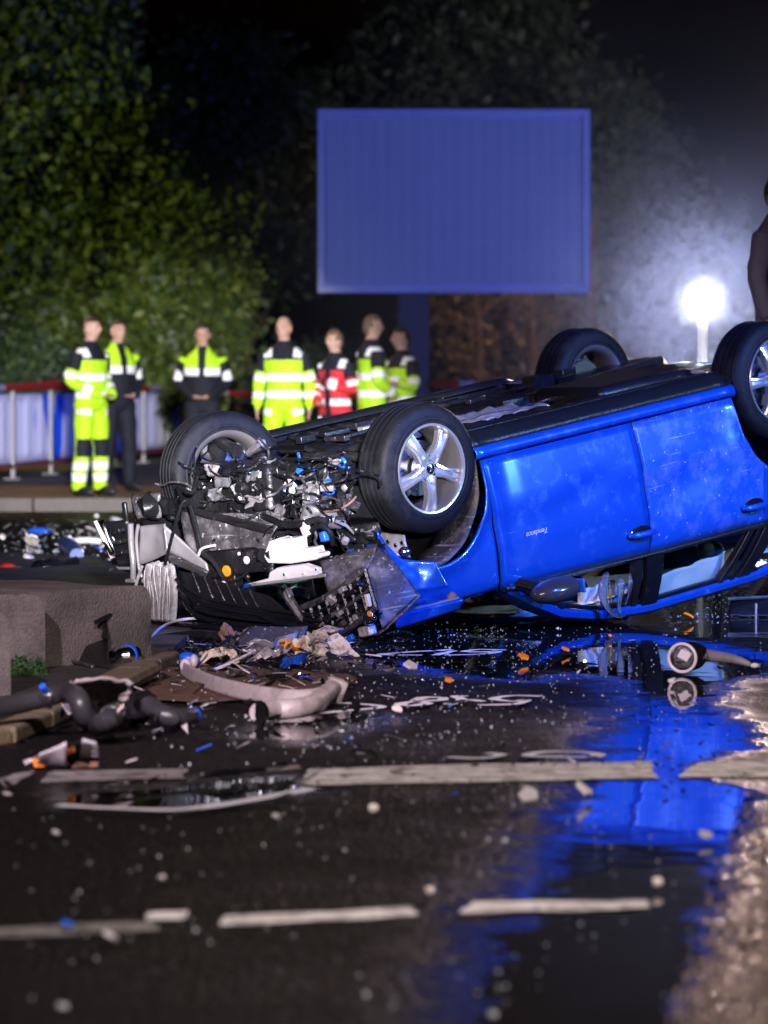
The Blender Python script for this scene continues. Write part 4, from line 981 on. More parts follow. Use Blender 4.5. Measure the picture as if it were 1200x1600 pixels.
g = G(); g.sheet(ep(792, 936, y=-.66), ep(838, 956, y=-.66), ep(836, 905, y=-.68), ep(816, 908, y=-.68), 12, 10, .03, 12, 9); g.build('orange_lit_sheet', 'orangelit', car, solid=.008)  # added sheet stands in for orange-lit ground beyond the windscreen
g = G(); g.ell(ep(1112, 862, y=-.56), (.10, .07, .06), Euler((0, .3, 0)).to_matrix(), 18, 12); g.build('headrest', 'seat', car)
# mirror
g = G(); mp_ = ep(868, 922, y=-.98); g.ell((0, 0, 0), (.165, .09, .064), None, 24, 16); g.build('mirror_housing', 'mirrorcase', car, loc=mp_); 
g = G(); g.tube([mp_ + Vector((.06, .05, -.02)), (mp_.x + .10, -.80, mp_.z - .06)], [.03, .035], 10); g.build('mirror_arm', 'black', car)
g = G(); g.box(mp_ + Vector((-.125, -.03, 0)), (.012, .11, .07)); g.build('mirror_repeater', 'bluep', car, bevel=.005)
# belts hanging out of the window
for (a, sd) in ((((948, 892), (940, 918), (942, 938), (954, 958), (968, 966), (976, 962)), 1), (((968, 900), (972, 925), (966, 945), (970, 962)), 2), (((985, 893), (986, 925), (976, 948)), 3)):
    g = G(); rows = []
    for i, p in enumerate(a):
        c = ep(*p, y=-.74 - .012 * i); tw = .6 * math.sin(i * .9 + sd); rows.append([c + Vector((.024 * math.cos(tw), .024 * math.sin(tw), 0)), c - Vector((.024 * math.cos(tw), .024 * math.sin(tw), 0))])
    rows = [[tuple(lift(Vector(q), .02)) for q in r] for r in rows]
    g.grid(rows); g.build('seat_belt', 'greyp', car, solid=.003, sub=2)

# ---------------------------------------------------------------- mist hanging round the work light, thinner outwards
MR = 4.6
g = G(); g.ell((0, 0, 0), (MR, MR * .9, MR), None, 40, 24); mo = g.build('haze', 'skin', loc=(LAMP.x, LAMP.y + .25, LAMP.z)); mo['kind'] = 'stuff'
hm = bpy.data.materials.new('mist'); hm.use_nodes = True; ht = hm.node_tree; ht.nodes.remove(ht.nodes['Principled BSDF']); hN = ht.nodes.new; hL = ht.links.new
def hmath(op, a, b=0., c=0.):
    n = hN('ShaderNodeMath'); n.operation = op
    for k, v in enumerate((a, b, c)):
        if isinstance(v, (int, float)): n.inputs[k].default_value = v
        else: hL(v, n.inputs[k])
    return n.outputs[0]
hgp = hN('ShaderNodeNewGeometry'); hlen = hN('ShaderNodeVectorMath'); hlen.operation = 'LENGTH'; hadd = hN('ShaderNodeVectorMath'); hadd.operation = 'ADD'; hadd.inputs[1].default_value = (-LAMP.x, -LAMP.y, -LAMP.z)
hL(hgp.outputs['Position'], hadd.inputs[0]); hL(hadd.outputs[0], hlen.inputs[0]); hn = hN('ShaderNodeTexNoise'); hn.inputs['Scale'].default_value = .9; hn.inputs['Detail'].default_value = 3; hL(hadd.outputs[0], hn.inputs['Vector'])
hr = hmath('MAXIMUM', hlen.outputs['Value'], .12); hd = hmath('SUBTRACT', hmath('MULTIPLY_ADD', hmath('POWER', hmath('DIVIDE', hr, 2.), -3.), .075, hmath('POWER', hmath('DIVIDE', hr, 2.), -1.6)), (MR * .86 / 2) ** -1.6)
hd = hmath('MULTIPLY', hmath('MAXIMUM', hd, 0.), hmath('MULTIPLY', hmath('MAXIMUM', hmath('MULTIPLY_ADD', hn.outputs[0], 1.5, -.10), .12), MIST))
pv_ = hN('ShaderNodeVolumePrincipled'); pv_.inputs['Color'].default_value = (.84, .82, 1, 1); pv_.inputs['Anisotropy'].default_value = .1
hL(hd, pv_.inputs['Density']); hL(pv_.outputs[0], ht.nodes['Material Output'].inputs['Volume']); mo.data.materials.clear(); mo.data.materials.append(hm)
SC.cycles.volume_step_rate = .25; SC.cycles.volume_max_steps = 128

# ---------------------------------------------------------------- the torn-open front
def E(*pts, lo=.012):                                   # photograph pixels + depth -> car frame, kept above the road
    return [lift(ep(p[0], p[1], x=p[2]), lo) for p in pts]
TOW = Vector((1, 0, 0))
def plate(name, pts, m, th=.012, bev=.004):
    g = G(); g.prism(E(*pts), TOW * th); return g.build(name, m, car, smooth=False, bevel=bev)
def hose(name, pts, r, m, k=10, sm=5, caps=True):
    g = G(); g.tube(E(*pts), r, k, caps, sm); return g.build(name, m, car)
def crump(name, a, b, c, d, m, **kw):
    sol = kw.pop('solid', .005); P = E(a, b, c, d); g = G(); g.sheet(*P, **kw)
    g.v = [tuple(lift(Vector(p), .006)) for p in g.v]; return g.build(name, m, car, solid=sol)
def blob(name, p, r, m, rot=None, nu=18, nv=12, amp=.0):
    c = E(p)[0]; g = G(); g.ell(c, r, rot, nu, nv)
    if amp: g.v = [tuple(Vector(q) + Vector((noise.noise(Vector(q) * 18), noise.noise(Vector(q) * 18 + Vector((5, 0, 0))), noise.noise(Vector(q) * 18 + Vector((0, 7, 0))))) * amp) for q in g.v]
    return g.build(name, m, car)
def blk(name, p, sz, m, rot=None, bev=.008, taper=1.):
    c = E(p)[0]; g = G(); g.box(c, sz, rot, taper); return g.build(name, m, car, bevel=bev)
def disc(name, p, r, th, m, axis='X', tilt=(0, 0, 0), rings=((1, 0),)):
    c = E(p)[0]; g = G(); g.lathe([(0, th), (r * .88, th), (r, th * .7), (r, 0), (0, 0)], 28, axis); Rm = Euler(tilt).to_matrix(); g.v = [tuple(c + Rm @ Vector(q)) for q in g.v]; return g.build(name, m, car)

# big dark masses behind everything
g = G(); g.sheet((-.36, -.74, .28), (-.36, .74, .28), (-.40, .74, 1.0), (-.40, -.74, 1.0), 14, 8, .05, 3, 2); g.build('bulkhead', 'black', car, solid=.02)
blk('engine_block', (430, 790, .12), (.42, .55, .40), 'dark', Euler((.1, .15, .2)).to_matrix(), .03)
blk('gearbox', (350, 800, .14), (.34, .34, .30), 'dark', Euler((.3, .1, -.2)).to_matrix(), .04)
blk('subframe', (430, 735, .05), (.30, 1.05, .09), 'black', Euler((.0, .1, .05)).to_matrix(), .02)
blk('battery_tray', (560, 790, .12), (.25, .24, .16), 'black', Euler((.2, .2, .2)).to_matrix(), .02)
crump('inner_wing', (540, 760, .0), (620, 860, .0), (560, 880, .30), (500, 800, .34), 'dark', nu=10, nv=8, amp=.03, fr=8, seed=3)
crump('inner_wing', (230, 770, .15), (300, 790, .05), (280, 860, .20), (215, 850, .35), 'black', nu=10, nv=8, amp=.03, fr=8, seed=9)
# subframe arms and driveshafts
hose('driveshaft', [(560, 745, .02), (500, 752, .04), (430, 752, .06)], .018, 'dark')
hose('wishbone', [(600, 720, .0), (540, 712, .08), (480, 716, .10)], [.03, .022, .03], 'dark')
hose('wishbone', [(420, 735, .05), (380, 728, .02), (345, 735, 0)], [.03, .02, .028], 'dark')
hose('suspension_strut', [(372, 705, .05), (345, 690, .03), (322, 668, .0)], [.035, .028, .02], 'dark')
hose('tie_rod', [(478, 700, .12), (430, 700, .1), (385, 712, .06)], .012, 'steel')
blob('brake_chamber', (338, 705, .02), (.05, .05, .06), 'dark', amp=.02); blob('knuckle', (325, 735, .0), (.05, .06, .05), 'alu', amp=.025); blk('knuckle_arm', (400, 700, .08), (.05, .16, .04), 'alu', Euler((.4, .1, .3)).to_matrix(), .01)
hose('anti_roll_bar', [(322, 738, .20), (330, 735, .2), (345, 733, .2), (385, 734, .2), (402, 722, .2), (412, 724, .2), (424, 740, .2), (434, 742, .2), (430, 754, .2)], .0085, 'steel', 8, 4)
hose('clip', [(366, 736, .215), (364, 726, .215), (374, 724, .215), (376, 735, .215)], .006, 'steel', 8, 4)
for k in range(6): hose('brake_pipe', [(405 + k * 4, 722 + k * 2, .2), (412 + k * 3, 740 + 3 * k % 11, .21), (424 - k, 750 + k, .2)], .004, 'steel', 6, 3)
# finned cast part
g = G(); c0 = E((345, 780, .22))[0]
for k in range(9):
    g2 = G(); a = E((320 + k * 5.2, 778 - k * 1.6, .24))[0]; g2.box(a, (.05, .009, .125 - .006 * abs(k - 4)), Euler((.25, 0, .1)).to_matrix()); g2.build('casting_fin', 'alu', car, bevel=.002)
crump('casting', (318, 765, .20), (385, 752, .20), (380, 800, .18), (322, 800, .20), 'alu', nu=10, nv=8, amp=.03, fr=10, seed=4, solid=.03)
disc('cap', (453, 762, .34), .042, .012, 'whitep', 'X', (0, .2, .1)); hose('oil_neck', [(453, 762, .33), (450, 768, .26), (446, 776, .2)], .036, 'bluep')
# ducts and pipes near the wheel, blue light painted on as blue plastic
hose('air_duct', [(470, 745, .25), (490, 742, .27), (500, 738, .30)], .042, 'black', 14); disc('duct_ring', (504, 735, .31), .040, .02, 'dark', 'X', (.3, .4, 0))
hose('connector', [(530, 728, .28), (528, 722, .28), (533, 716, .28), (539, 722, .28), (537, 730, .28)], .010, 'bluep', 8, 4); blk('connector', (533, 732, .28), (.03, .035, .045), 'bluep', None, .004)
hose('coolant_pipe', [(455, 735, .22), (480, 728, .2), (520, 740, .15), (548, 760, .1)], .02, 'black')
crump('splash_guard', (440, 722, .1), (545, 705, .05), (550, 740, .15), (450, 750, .2), 'black', nu=12, nv=6, amp=.03, fr=6, seed=12)
crump('battery_shield', (505, 748, .22), (548, 752, .18), (548, 775, .25), (500, 770, .28), 'bluep', nu=10, nv=6, amp=.04, fr=9, seed=13)
crump('casting', (468, 765, .35), (500, 762, .33), (505, 800, .34), (475, 800, .36), 'alu', nu=9, nv=9, amp=.035, fr=14, seed=14, solid=.02)
blob('pump', (486, 800, .38), (.045, .06, .04), 'alu', amp=.02); blob('starter_motor', (520, 812, .36), (.07, .045, .045), 'alu', Euler((0, .4, .6)).to_matrix(), amp=.01)
disc('pulley', (538, 795, .33), .055, .03, 'dark', 'X', (0, .2, .3)); disc('pulley', (512, 785, .34), .04, .03, 'steel', 'X', (0, .2, .3))
hose('wiring_loom', [(505, 800, .4), (530, 796, .42), (548, 785, .4), (556, 776, .36)], .006, 'rust', 6); hose('wiring_loom', [(490, 790, .4), (512, 778, .42), (530, 782, .42)], .005, 'greyp', 6)
# engine cover, hoses
crump('engine_cover', (400, 765, .34), (462, 772, .36), (470, 812, .38), (395, 800, .36), 'gloss', nu=14, nv=10, amp=.03, fr=8, seed=15, solid=.02, bulge=.02)
crump('engine_cover', (360, 790, .30), (420, 775, .34), (410, 808, .38), (350, 822, .34), 'gloss', nu=14, nv=10, amp=.04, fr=8, seed=16, solid=.01)
hose('coolant_hose', [(410, 805, .46), (425, 812, .47), (445, 820, .48), (470, 819, .48), (495, 812, .47), (512, 816, .46)], .017, 'rubber', 12)
disc('hose_clamp', (410, 806, .465), .020, .012, 'steel', 'Y', (0, 0, .4))
hose('coolant_hose', [(480, 850, .46), (488, 828, .48), (502, 822, .48), (516, 832, .47), (520, 850, .44)], .014, 'rubber', 12)
hose('pipe', [(412, 838, .5), (420, 826, .5), (428, 822, .5)], .006, 'steel'); hose('pipe', [(425, 840, .5), (434, 826, .5), (446, 824, .5)], .005, 'steel')
blk('connector', (478, 828, .48), (.03, .06, .07), 'whitep', Euler((.5, 0, .3)).to_matrix(), .006); blk('connector', (508, 838, .46), (.04, .05, .05), 'bluep', Euler((.2, 0, .3)).to_matrix(), .006)
crump('inner_wing', (520, 815, .30), (590, 810, .2), (600, 850, .28), (540, 850, .36), 'dark', nu=12, nv=8, amp=.04, fr=9, seed=17, solid=.01)
crump('strut_tower', (575, 828, .14), (632, 836, .10), (640, 870, .14), (590, 868, .20), 'sheet', nu=14, nv=8, amp=.02, fr=8, seed=18, solid=.01)
for (px, py) in ((606, 846), (618, 852), (628, 848)): disc('bolt_hole', (px, py, .165), .010, .004, 'gloss', 'X')
blob('ball_joint', (632, 862, .19), (.03, .03, .025), 'steel')
# undertray, slam panel
crump('undertray', (275, 796, .52), (430, 838, .48), (425, 822, .50), (292, 790, .5), 'dark', nu=10, nv=4, amp=.01, fr=6, seed=19)
crump('cross_member', (284, 796, .50), (438, 812, .46), (425, 858, .50), (292, 862, .54), 'greyp', nu=26, nv=12, amp=.035, fr=7, seed=20, solid=.012)
crump('slam_panel', (300, 858, .50), (432, 850, .46), (430, 892, .50), (318, 905, .52), 'dark', nu=16, nv=8, amp=.02, fr=6, seed=21, solid=.012)
disc('grommet', (386, 875, .535), .020, .008, 'whitep', 'X'); disc('grommet', (374, 865, .53), .009, .006, 'whitep', 'X'); disc('fog_bulb', (355, 892, .53), .028, .01, 'amber', 'X')
blk('grille_block', (340, 905, .45), (.06, .36, .10), 'black', Euler((.1, .1, .1)).to_matrix(), .01)
# bumper beam, crumpled radiator edge, condenser tubes at the far corner
crump('bumper_beam', (218, 822, .62), (258, 818, .66), (262, 864, .68), (216, 884, .64), 'sheet', nu=14, nv=8, amp=.016, fr=5, seed=22, solid=.006, bulge=.02)
crump('bumper_beam', (256, 820, .66), (322, 880, .62), (326, 892, .62), (258, 860, .66), 'sheet', nu=16, nv=6, amp=.012, fr=5, seed=23, solid=.012)
crump('bumper_foam', (258, 862, .64), (326, 893, .61), (322, 902, .60), (266, 880, .62), 'greyp', nu=10, nv=4, amp=.01, fr=5, seed=24, solid=.02)
hose('condenser_tube', [(204, 818, .66), (205, 850, .66), (208, 880, .67), (208, 904, .67)], .0155, 'sheet', 12); hose('condenser_tube', [(216, 820, .66), (213, 845, .66), (217, 885, .66), (222, 902, .66)], .009, 'sheet', 10)
blk('condenser_foot', (206, 907, .67), (.03, .075, .018), 'sheet', None, .004); hose('condenser_rod', [(186, 888, .65), (206, 888, .66)], .008, 'sheet')
for k in range(9):
    y0 = 846 + k * 3; a = [(228 + k * 4.6 + 6 * math.sin(k * 1.3), 878 + 2 * abs(k - 4), .66 + .012 * (k % 2)), (222 + k * 5.5 + 4 * math.cos(k), 905, .67), (228 + k * 4.8, 930, .66 + .01 * (k % 3)), (226 + k * 5 + 3 * math.sin(k * 2), 956, .655), (234 + k * 3.6, 984 - abs(k - 4), .65)]
    g = G(); L1 = E(*a, lo=.02); rows = []
    for p in L1: rows.append([p + Vector((.016, -.010, 0)), p + Vector((-.028, .014, 0)), p + Vector((-.05, .0, 0))])
    g.grid(rows); g.build('radiator_fold', 'foil', car, solid=.004, sub=2)
crump('radiator_core', (224, 882, .63), (258, 880, .63), (266, 978, .62), (232, 984, .62), 'foil', nu=16, nv=22, amp=.035, fr=14, seed=25, solid=.004)
hose('radiator_tank', [(222, 885, .68), (212, 920, .67), (224, 945, .68), (228, 975, .66), (240, 985, .66)], .008, 'foil', 8)
# far headlight, dark bits beside it
crump('far_headlight_shell', (158, 815, .62), (200, 812, .60), (206, 886, .60), (186, 888, .62), 'black', nu=10, nv=10, amp=.02, fr=8, seed=26, solid=.03)
crump('headlight_lens', (149, 816, .70), (160, 812, .70), (184, 868, .68), (175, 872, .68), 'chrome', nu=10, nv=4, amp=.012, fr=9, seed=27, solid=.006)
crump('headlight_reflector', (158, 828, .68), (172, 826, .67), (182, 850, .67), (172, 852, .68), 'chrome', nu=8, nv=6, amp=.02, fr=14, seed=28)
crump('headlight_edge', (148, 814, .71), (153, 812, .71), (178, 872, .69), (172, 874, .69), 'cream', nu=12, nv=3, amp=.012, fr=9, seed=29, solid=.005)
for k in range(3): blk('bracket', (185 + k * 2, 830 + k * 17, .66), (.04, .08, .022), 'dark', Euler((.2, 0, .2)).to_matrix(), .004)
blob('air_box', (238, 790, .30), (.08, .07, .06), 'black', amp=.035); blob('air_box', (280, 800, .25), (.06, .09, .07), 'black', amp=.04); blk('bracket', (196, 800, .6), (.02, .03, .10), 'black')
crump('arch_liner_scrap', (206, 775, .30), (248, 770, .3), (250, 808, .32), (210, 812, .32), 'greyp', nu=10, nv=8, amp=.03, fr=9, seed=30, solid=.01)
crump('arch_liner_scrap', (252, 778, .28), (285, 770, .3), (282, 806, .32), (256, 808, .32), 'black', nu=10, nv=8, amp=.03, fr=9, seed=31, solid=.01)
# bowed cables
hose('cable', [(258, 882, .72), (266, 850, .72), (276, 812, .72), (284, 788, .70), (294, 782, .68), (303, 790, .68)], .0085, 'black', 8)
hose('cable', [(297, 788, .66), (308, 830, .64), (316, 862, .64), (334, 878, .62), (346, 898, .6), (352, 908, .6)], .012, 'black', 8)
hose('cable_sleeve', [(352, 907, .6), (344, 918, .6), (334, 924, .6)], .012, 'whitep', 8); hose('clip', [(310, 868, .65), (316, 857, .65), (336, 852, .64)], .007, 'whitep', 8)
hose('cable', [(352, 908, .6), (370, 906, .58), (384, 896, .57), (396, 880, .56), (398, 872, .56)], .007, 'dark', 8); hose('cable', [(288, 790, .6), (278, 760, .5), (300, 770, .5), (310, 740, .4), (322, 738, .3)], .011, 'black', 8)
# white reservoir
P = [(432, 852), (436, 842), (452, 836), (455, 838), (480, 836), (482, 854), (506, 851), (509, 860), (517, 861), (517, 867), (508, 871), (470, 877), (434, 876), (428, 866)]
g = G(); g.prism(E(*[(a, b, .50) for a, b in P]), TOW * .07); g.build('washer_reservoir', 'whitep', car, smooth=False, bevel=.010)
plate('reservoir_rib', [(454, 838, .573), (457, 838, .573), (457, 856, .573), (454, 857, .573)], 'whitep', .006); plate('reservoir_rib', [(436, 857, .573), (505, 857, .573), (505, 859, .573), (436, 859, .573)], 'whitep', .006)
disc('reservoir_cap', (427, 866, .55), .03, .04, 'black', 'Y', (0, 0, .3)); disc('reservoir_pump', (412, 868, .53), .034, .06, 'black', 'Y', (0, 0, .3))
# near headlight
H1 = [(395, 910), (432, 900), (434, 890), (445, 884), (485, 879), (505, 886), (510, 893), (500, 902), (470, 908)]
g = G(); g.prism(E(*[(a, b, .58) for a, b in H1]), TOW * .06); hl = g.build('headlight', 'whitep', car, smooth=False, bevel=.010)
for (px, py, r) in ((444, 898, .016), (474, 897, .010), (494, 890, .014)):
    c = E((px, py, .645))[0]; g = G(); g.lathe([(r * .5, .004), (r, .004), (r, -.004)], 20, 'X', c); q = g.build('headlight_boss', 'whitep', hl); g = G(); g.lathe([(0, .001), (r * .5, .001)], 16, 'X', c); g.build('headlight_hole', 'gloss', hl)
g = G(); rows = []
for i in range(15):
    t = i / 14; top = E((396 + 108 * t, 911 - 14 * t + 4 * math.sin(PI * t), .64))[0]; bt = E((398 + 96 * t, 912 + 30 * math.sin(min(1, t * 1.35) * PI * .72), .62))[0]
    rows.append([top.lerp(bt, j / 8) + Vector((.05 * math.sin(PI * (j / 8)) * math.sin(PI * min(1, t + .12)), 0, 0)) for j in range(9)])
g.grid(rows); g.build('headlight_glass', 'lens', hl, solid=.004)
g = G(); g.sheet(*E((418, 912, .60), (490, 905, .58), (480, 934, .58), (440, 936, .60)), 14, 10, .03, 14, 33); g.build('headlight_reflector', 'chrome', hl)
g = G(); g.lathe([(0, 0), (.02, .01), (.03, .03), (.034, .05)], 24, 'X', E((455, 920, .60))[0]); g.build('headlight_bowl', 'chrome', hl)
blk('headlight_stripe', (487, 918, .61), (.01, .035, .10), 'black', None, .003)
plate('headlight_trim', [(393, 912, .645), (510, 896, .645), (510, 901, .645), (396, 916, .645)], 'sheet', .01)
# torn bumper corner: an open frame of ribs and a flared wing, under the headlight
def bump_pt(u, v): return (472 + 98 * u + 18 * v, 950 - 62 * u + 8 * math.sin(u * 3) + 62 * v, .66 + .04 * math.sin(u * 2.5))
for i in range(9):
    u = i / 8; g = G(); g.tube(E(bump_pt(u, 0), bump_pt(u, .45), bump_pt(u, .95)), [.013, .010, .012], 6, True, 3); g.build('bumper_rib', 'black', car, ang=20)
for j in range(5):
    v = j / 4 * .95; g = G(); g.tube(E(*[bump_pt(i / 8, v) for i in range(9)]), [.011 + .006 * (j in (0, 4))] * 9, 6, True, 2); g.build('bumper_rib', 'black' if j % 2 else 'greyp', car, ang=20)
crump('bumper_skin', bump_pt(0, .02)[:2] + (.60,), bump_pt(1, 0)[:2] + (.60,), bump_pt(1, 1)[:2] + (.58,), bump_pt(0, 1)[:2] + (.58,), 'black', nu=20, nv=10, amp=.015, fr=7, seed=40, solid=.01)
for k in range(34):
    u, v = rnd(.02, .98), rnd(.02, .92); p = bump_pt(u, v); blk('bumper_clip', (p[0], p[1], p[2] + rnd(.0, .03)), (rnd(.012, .03), rnd(.02, .05), rnd(.010, .03)), random.choice(['black', 'greyp', 'black', 'dark', 'sheet']), Euler((.6 + rnd(-.2, .2), rnd(-.4, .4), 0)).to_matrix(), .003)
hose('bumper_post', [(446, 926, .70), (452, 936, .70), (466, 958, .70), (478, 976, .68)], [.020, .024, .02, .014], 'greyp', 6, 3); blk('bumper_post', (451, 928, .70), (.03, .04, .05), 'greyp', Euler((.5, 0, .2)).to_matrix(), .006)
crump('bumper_wing', (597, 851, .40), (626, 915, .44), (655, 930, .36), (608, 868, .38), 'greyp', nu=14, nv=6, amp=.008, fr=5, seed=41, solid=.008)
crump('bumper_wing', (592, 856, .41), (655, 931, .37), (598, 980, .60), (556, 900, .58), 'greyp', nu=26, nv=16, amp=.014, fr=4, seed=42, solid=.008, bulge=-.03)
crump('bumper_wing', (500, 875, .60), (592, 852, .42), (566, 905, .60), (512, 930, .66), 'greyp', nu=18, nv=10, amp=.02, fr=6, seed=43, solid=.008)
crump('bumper_wing', (520, 940, .68), (562, 905, .64), (596, 960, .62), (560, 990, .66), 'black', nu=14, nv=10, amp=.02, fr=6, seed=44, solid=.010)
hose('bumper_edge', [(655, 931, .38), (628, 958, .50), (590, 990, .58), (552, 1008, .62), (528, 1016, .64)], .008, 'greyp', 8)
plate('bumper_opening', [(528, 958, .705), (552, 936, .70), (562, 945, .69), (568, 965, .68), (540, 985, .69)], 'gloss', .004)
blob('fog_lamp', (577, 966, .70), (.035, .035, .03), 'chrome', amp=.006); disc('fog_lamp_ring', (577, 962, .735), .03, .01, 'steel', 'X', (0, .2, 0)); disc('fog_bulb', (578, 959, .748), .014, .006, 'amber', 'X'); blk('bulb_holder', (574, 986, .66), (.05, .09, .05), 'foil', Euler((.2, 0, .1)).to_matrix(), .01); blk('bumper_clip', (575, 938, .71), (.02, .025, .06), 'whitep', Euler((.1, 0, 0)).to_matrix(), .004)
blk('bumper_clip', (533, 1004, .66), (.02, .12, .03), 'sheet', Euler((.5, 0, .1)).to_matrix(), .004); blk('bumper_clip', (545, 1000, .67), (.02, .08, .03), 'bluep', Euler((.5, 0, .1)).to_matrix(), .004)
# folded blue wing scrap and the edge of the bonnet towards the door
crump('fender_scrap', (540, 862, .50), (600, 846, .36), (572, 890, .50), (548, 894, .54), 'paint', nu=14, nv=8, amp=.02, fr=6, seed=45, solid=.006)
crump('fender_fold', (600, 868, .28), (680, 876, .10), (700, 918, .06), (640, 924, .24), 'paint', nu=22, nv=10, amp=.022, fr=5, seed=46, solid=.006)
crump('bonnet_corner', (612, 962, .36), (722, 936, .02), (716, 950, .02), (618, 984, .36), 'paint', nu=18, nv=5, amp=.008, fr=5, seed=47, solid=.02)
crump('bonnet_corner', (618, 958, .30), (716, 932, .0), (722, 938, .0), (622, 966, .34), 'sheet', nu=18, nv=3, amp=.006, fr=5, seed=48, solid=.006)
blob('hinge', (706, 934, .02), (.03, .02, .03), 'rust', amp=.012)
for k in range(4): hose('bonnet_seam', [(275 + k * 4, 905 + 11 * k, .70), (310, 930 + 11 * k, .72), (370, 945 + 10 * k, .72), (440, 955 + 9 * k, .70), (500, 962 + 8 * k, .68)], .009 + .004 * (k % 2), 'gloss' if k % 2 else 'black', 8, 6)
crump('grille_scrap', (282, 890, .68), (420, 930, .68), (480, 985, .70), (300, 950, .72), 'black', nu=20, nv=10, amp=.02, fr=6, seed=50, solid=.01)
for k in range(6): hose('grille_bar', [(300 + k * 18, 893 + k * 6, .70), (310 + k * 18, 918 + k * 5, .71), (314 + k * 19, 930 + k * 5, .71)], .006, 'dark', 6, 2)
crump('bonnet_scrap', (400, 962, .72), (435, 958, .72), (520, 985, .68), (430, 978, .72), 'gloss', nu=10, nv=4, amp=.008, fr=6, seed=51, solid=.006)

# small torn pieces between the large ones
REG = [(285, 745), (440, 705), (545, 715), (560, 820), (600, 850), (520, 890), (420, 905), (300, 900)]
def inside(x, y):
    c = False; n = len(REG)
    for i in range(n):
        (x0, y0), (x1, y1) = REG[i], REG[i - 1]
        if (y0 > y) != (y1 > y) and x < (x1 - x0) * (y - y0) / (y1 - y0) + x0: c = not c
    return c
for q in range(46):
    px, py = rnd(290, 560), rnd(715, 850); xd = rnd(.34, .5); pts = [(px, py, xd)]; a = rnd(0, 6.28)
    for j in range(4): a += rnd(-.9, .9); px += math.cos(a) * rnd(8, 20); py += math.sin(a) * rnd(5, 14); pts.append((px, py, xd + rnd(-.04, .05)))
    hose('cable' if q % 3 else 'pipe', pts, rnd(.003, .008), random.choice(['black', 'black', 'rubber', 'dark', 'steel', 'greyp', 'bluep' if q % 5 == 0 else 'black']), 6, 4)
cnt = 0
while cnt < 260:
    px, py = rnd(280, 600), rnd(700, 905)
    if not inside(px, py): continue
    if 425 < px < 520 and 833 < py < 900: continue
    cnt += 1; xd = rnd(.18, .40) + .16 * max(0, (py - 790) / 110); k = random.random(); sz = rnd(.6, 1.3)
    mm = random.choice(['dark', 'black', 'alu', 'alu', 'gloss', 'sheet', 'greyp', 'dark', 'black', 'steel', 'sheet', 'gloss', 'dark', 'alu', 'dark', 'bluep' if px > 420 and py < 790 else 'dark'])  # blue pieces kept to the upper near side, painting the beacon light
    if k < .26: blk('bracket', (px, py, xd), (rnd(.01, .04) * sz, rnd(.03, .09) * sz, rnd(.015, .06) * sz), mm, rrot(), .003)
    elif k < .52:
        q = [(px, py, xd)]; dx, dy = rnd(-22, 22), rnd(-18, 18)
        for j in range(1, 4): q.append((px + dx * j / 2 + rnd(-6, 6), py + dy * j / 2 + rnd(-6, 6), xd + rnd(-.03, .05)))
        hose('pipe' if mm in ('steel', 'alu', 'sheet') else 'cable', q, rnd(.003, .009), mm, 6, 4)
    elif k < .64: disc('bolt' if sz < .9 else 'pulley', (px, py, xd), rnd(.008, .03) * sz, rnd(.01, .03), mm, 'X', (rnd(-.5, .5), rnd(-.6, .6), rnd(-.5, .5)))
    elif k < .95: crump('torn_sheet', (px - 12 * sz, py - 8 * sz, xd), (px + 12 * sz, py - 8 * sz + rnd(-8, 8), xd + .03), (px + 10 * sz, py + 8 * sz, xd), (px - 10 * sz, py + 9 * sz, xd - .02), mm, nu=8, nv=6, amp=.03, fr=18, seed=cnt, solid=.004)
    else: blob('casting', (px, py, xd), (rnd(.015, .04) * sz, rnd(.015, .05) * sz, rnd(.015, .04) * sz), mm, rrot(), 12, 8, amp=.012)

# ================================================================ concrete blocks on the island
def block(label, pts, zt, depth_dir, z0=.05):
    """rounded concrete block: front face corners on the ground (left, right) and depth vector"""
    a, b = Vector(pts[0]), Vector(pts[1]); w = (b - a).length; ang = math.atan2(b.y - a.y, b.x - a.x); dp = depth_dir
    t = thing('concrete_block', label, 'concrete block', (a.x, a.y, z0), ang, 'concrete blocks on the traffic island')
    h = zt - z0; prof = []
    for k in range(7): an = PI - k / 6 * PI / 2; prof.append((.07 + .07 * math.cos(an), h - .07 + .07 * math.sin(an)))
    for k in range(7): an = PI / 2 - k / 6 * PI / 2; prof.append((w - .07 + .07 * math.cos(an), h - .07 + .07 * math.sin(an)))
    prof = [(0, 0), (0, h * .5)] + prof + [(w, h * .5), (w, 0)]; g = G(); P = []; nd = 24
    for i in range(nd + 1):
        v = i / nd * dp; P.append([(x + .010 * noise.noise(Vector((x * 6, v * 5, z * 6 + a.x))), v + .008 * noise.noise(Vector((x * 9, 3, z * 9))), z + (.010 * noise.noise(Vector((x * 6, v * 5, 2))) if z > .01 else 0)) for x, z in prof])
    o0 = len(g.v); g.grid(P); n = len(prof); g.f.append(tuple(range(n))[::-1]); g.f.append(tuple(nd * n + j for j in range(n)))
    g.build('body', 'conc', t, ang=40); return t
f0, f1 = gp(72, 1042, .05), gp(236, 1030, .05)
b1 = block('long concrete block under the torn front corner of the car', (f0, f1), .37, 2.3)
b2 = block('dark rounded concrete block with moss at its foot', (gp(-60, 1054, .05), gp(70, 1050, .05)), .375, .22)
b3 = block('grey concrete block cut by the left picture edge, in front of the mossy one', (gp(-90, 1090, .05), gp(18, 1086, .05)), .375, .20)
g = G()
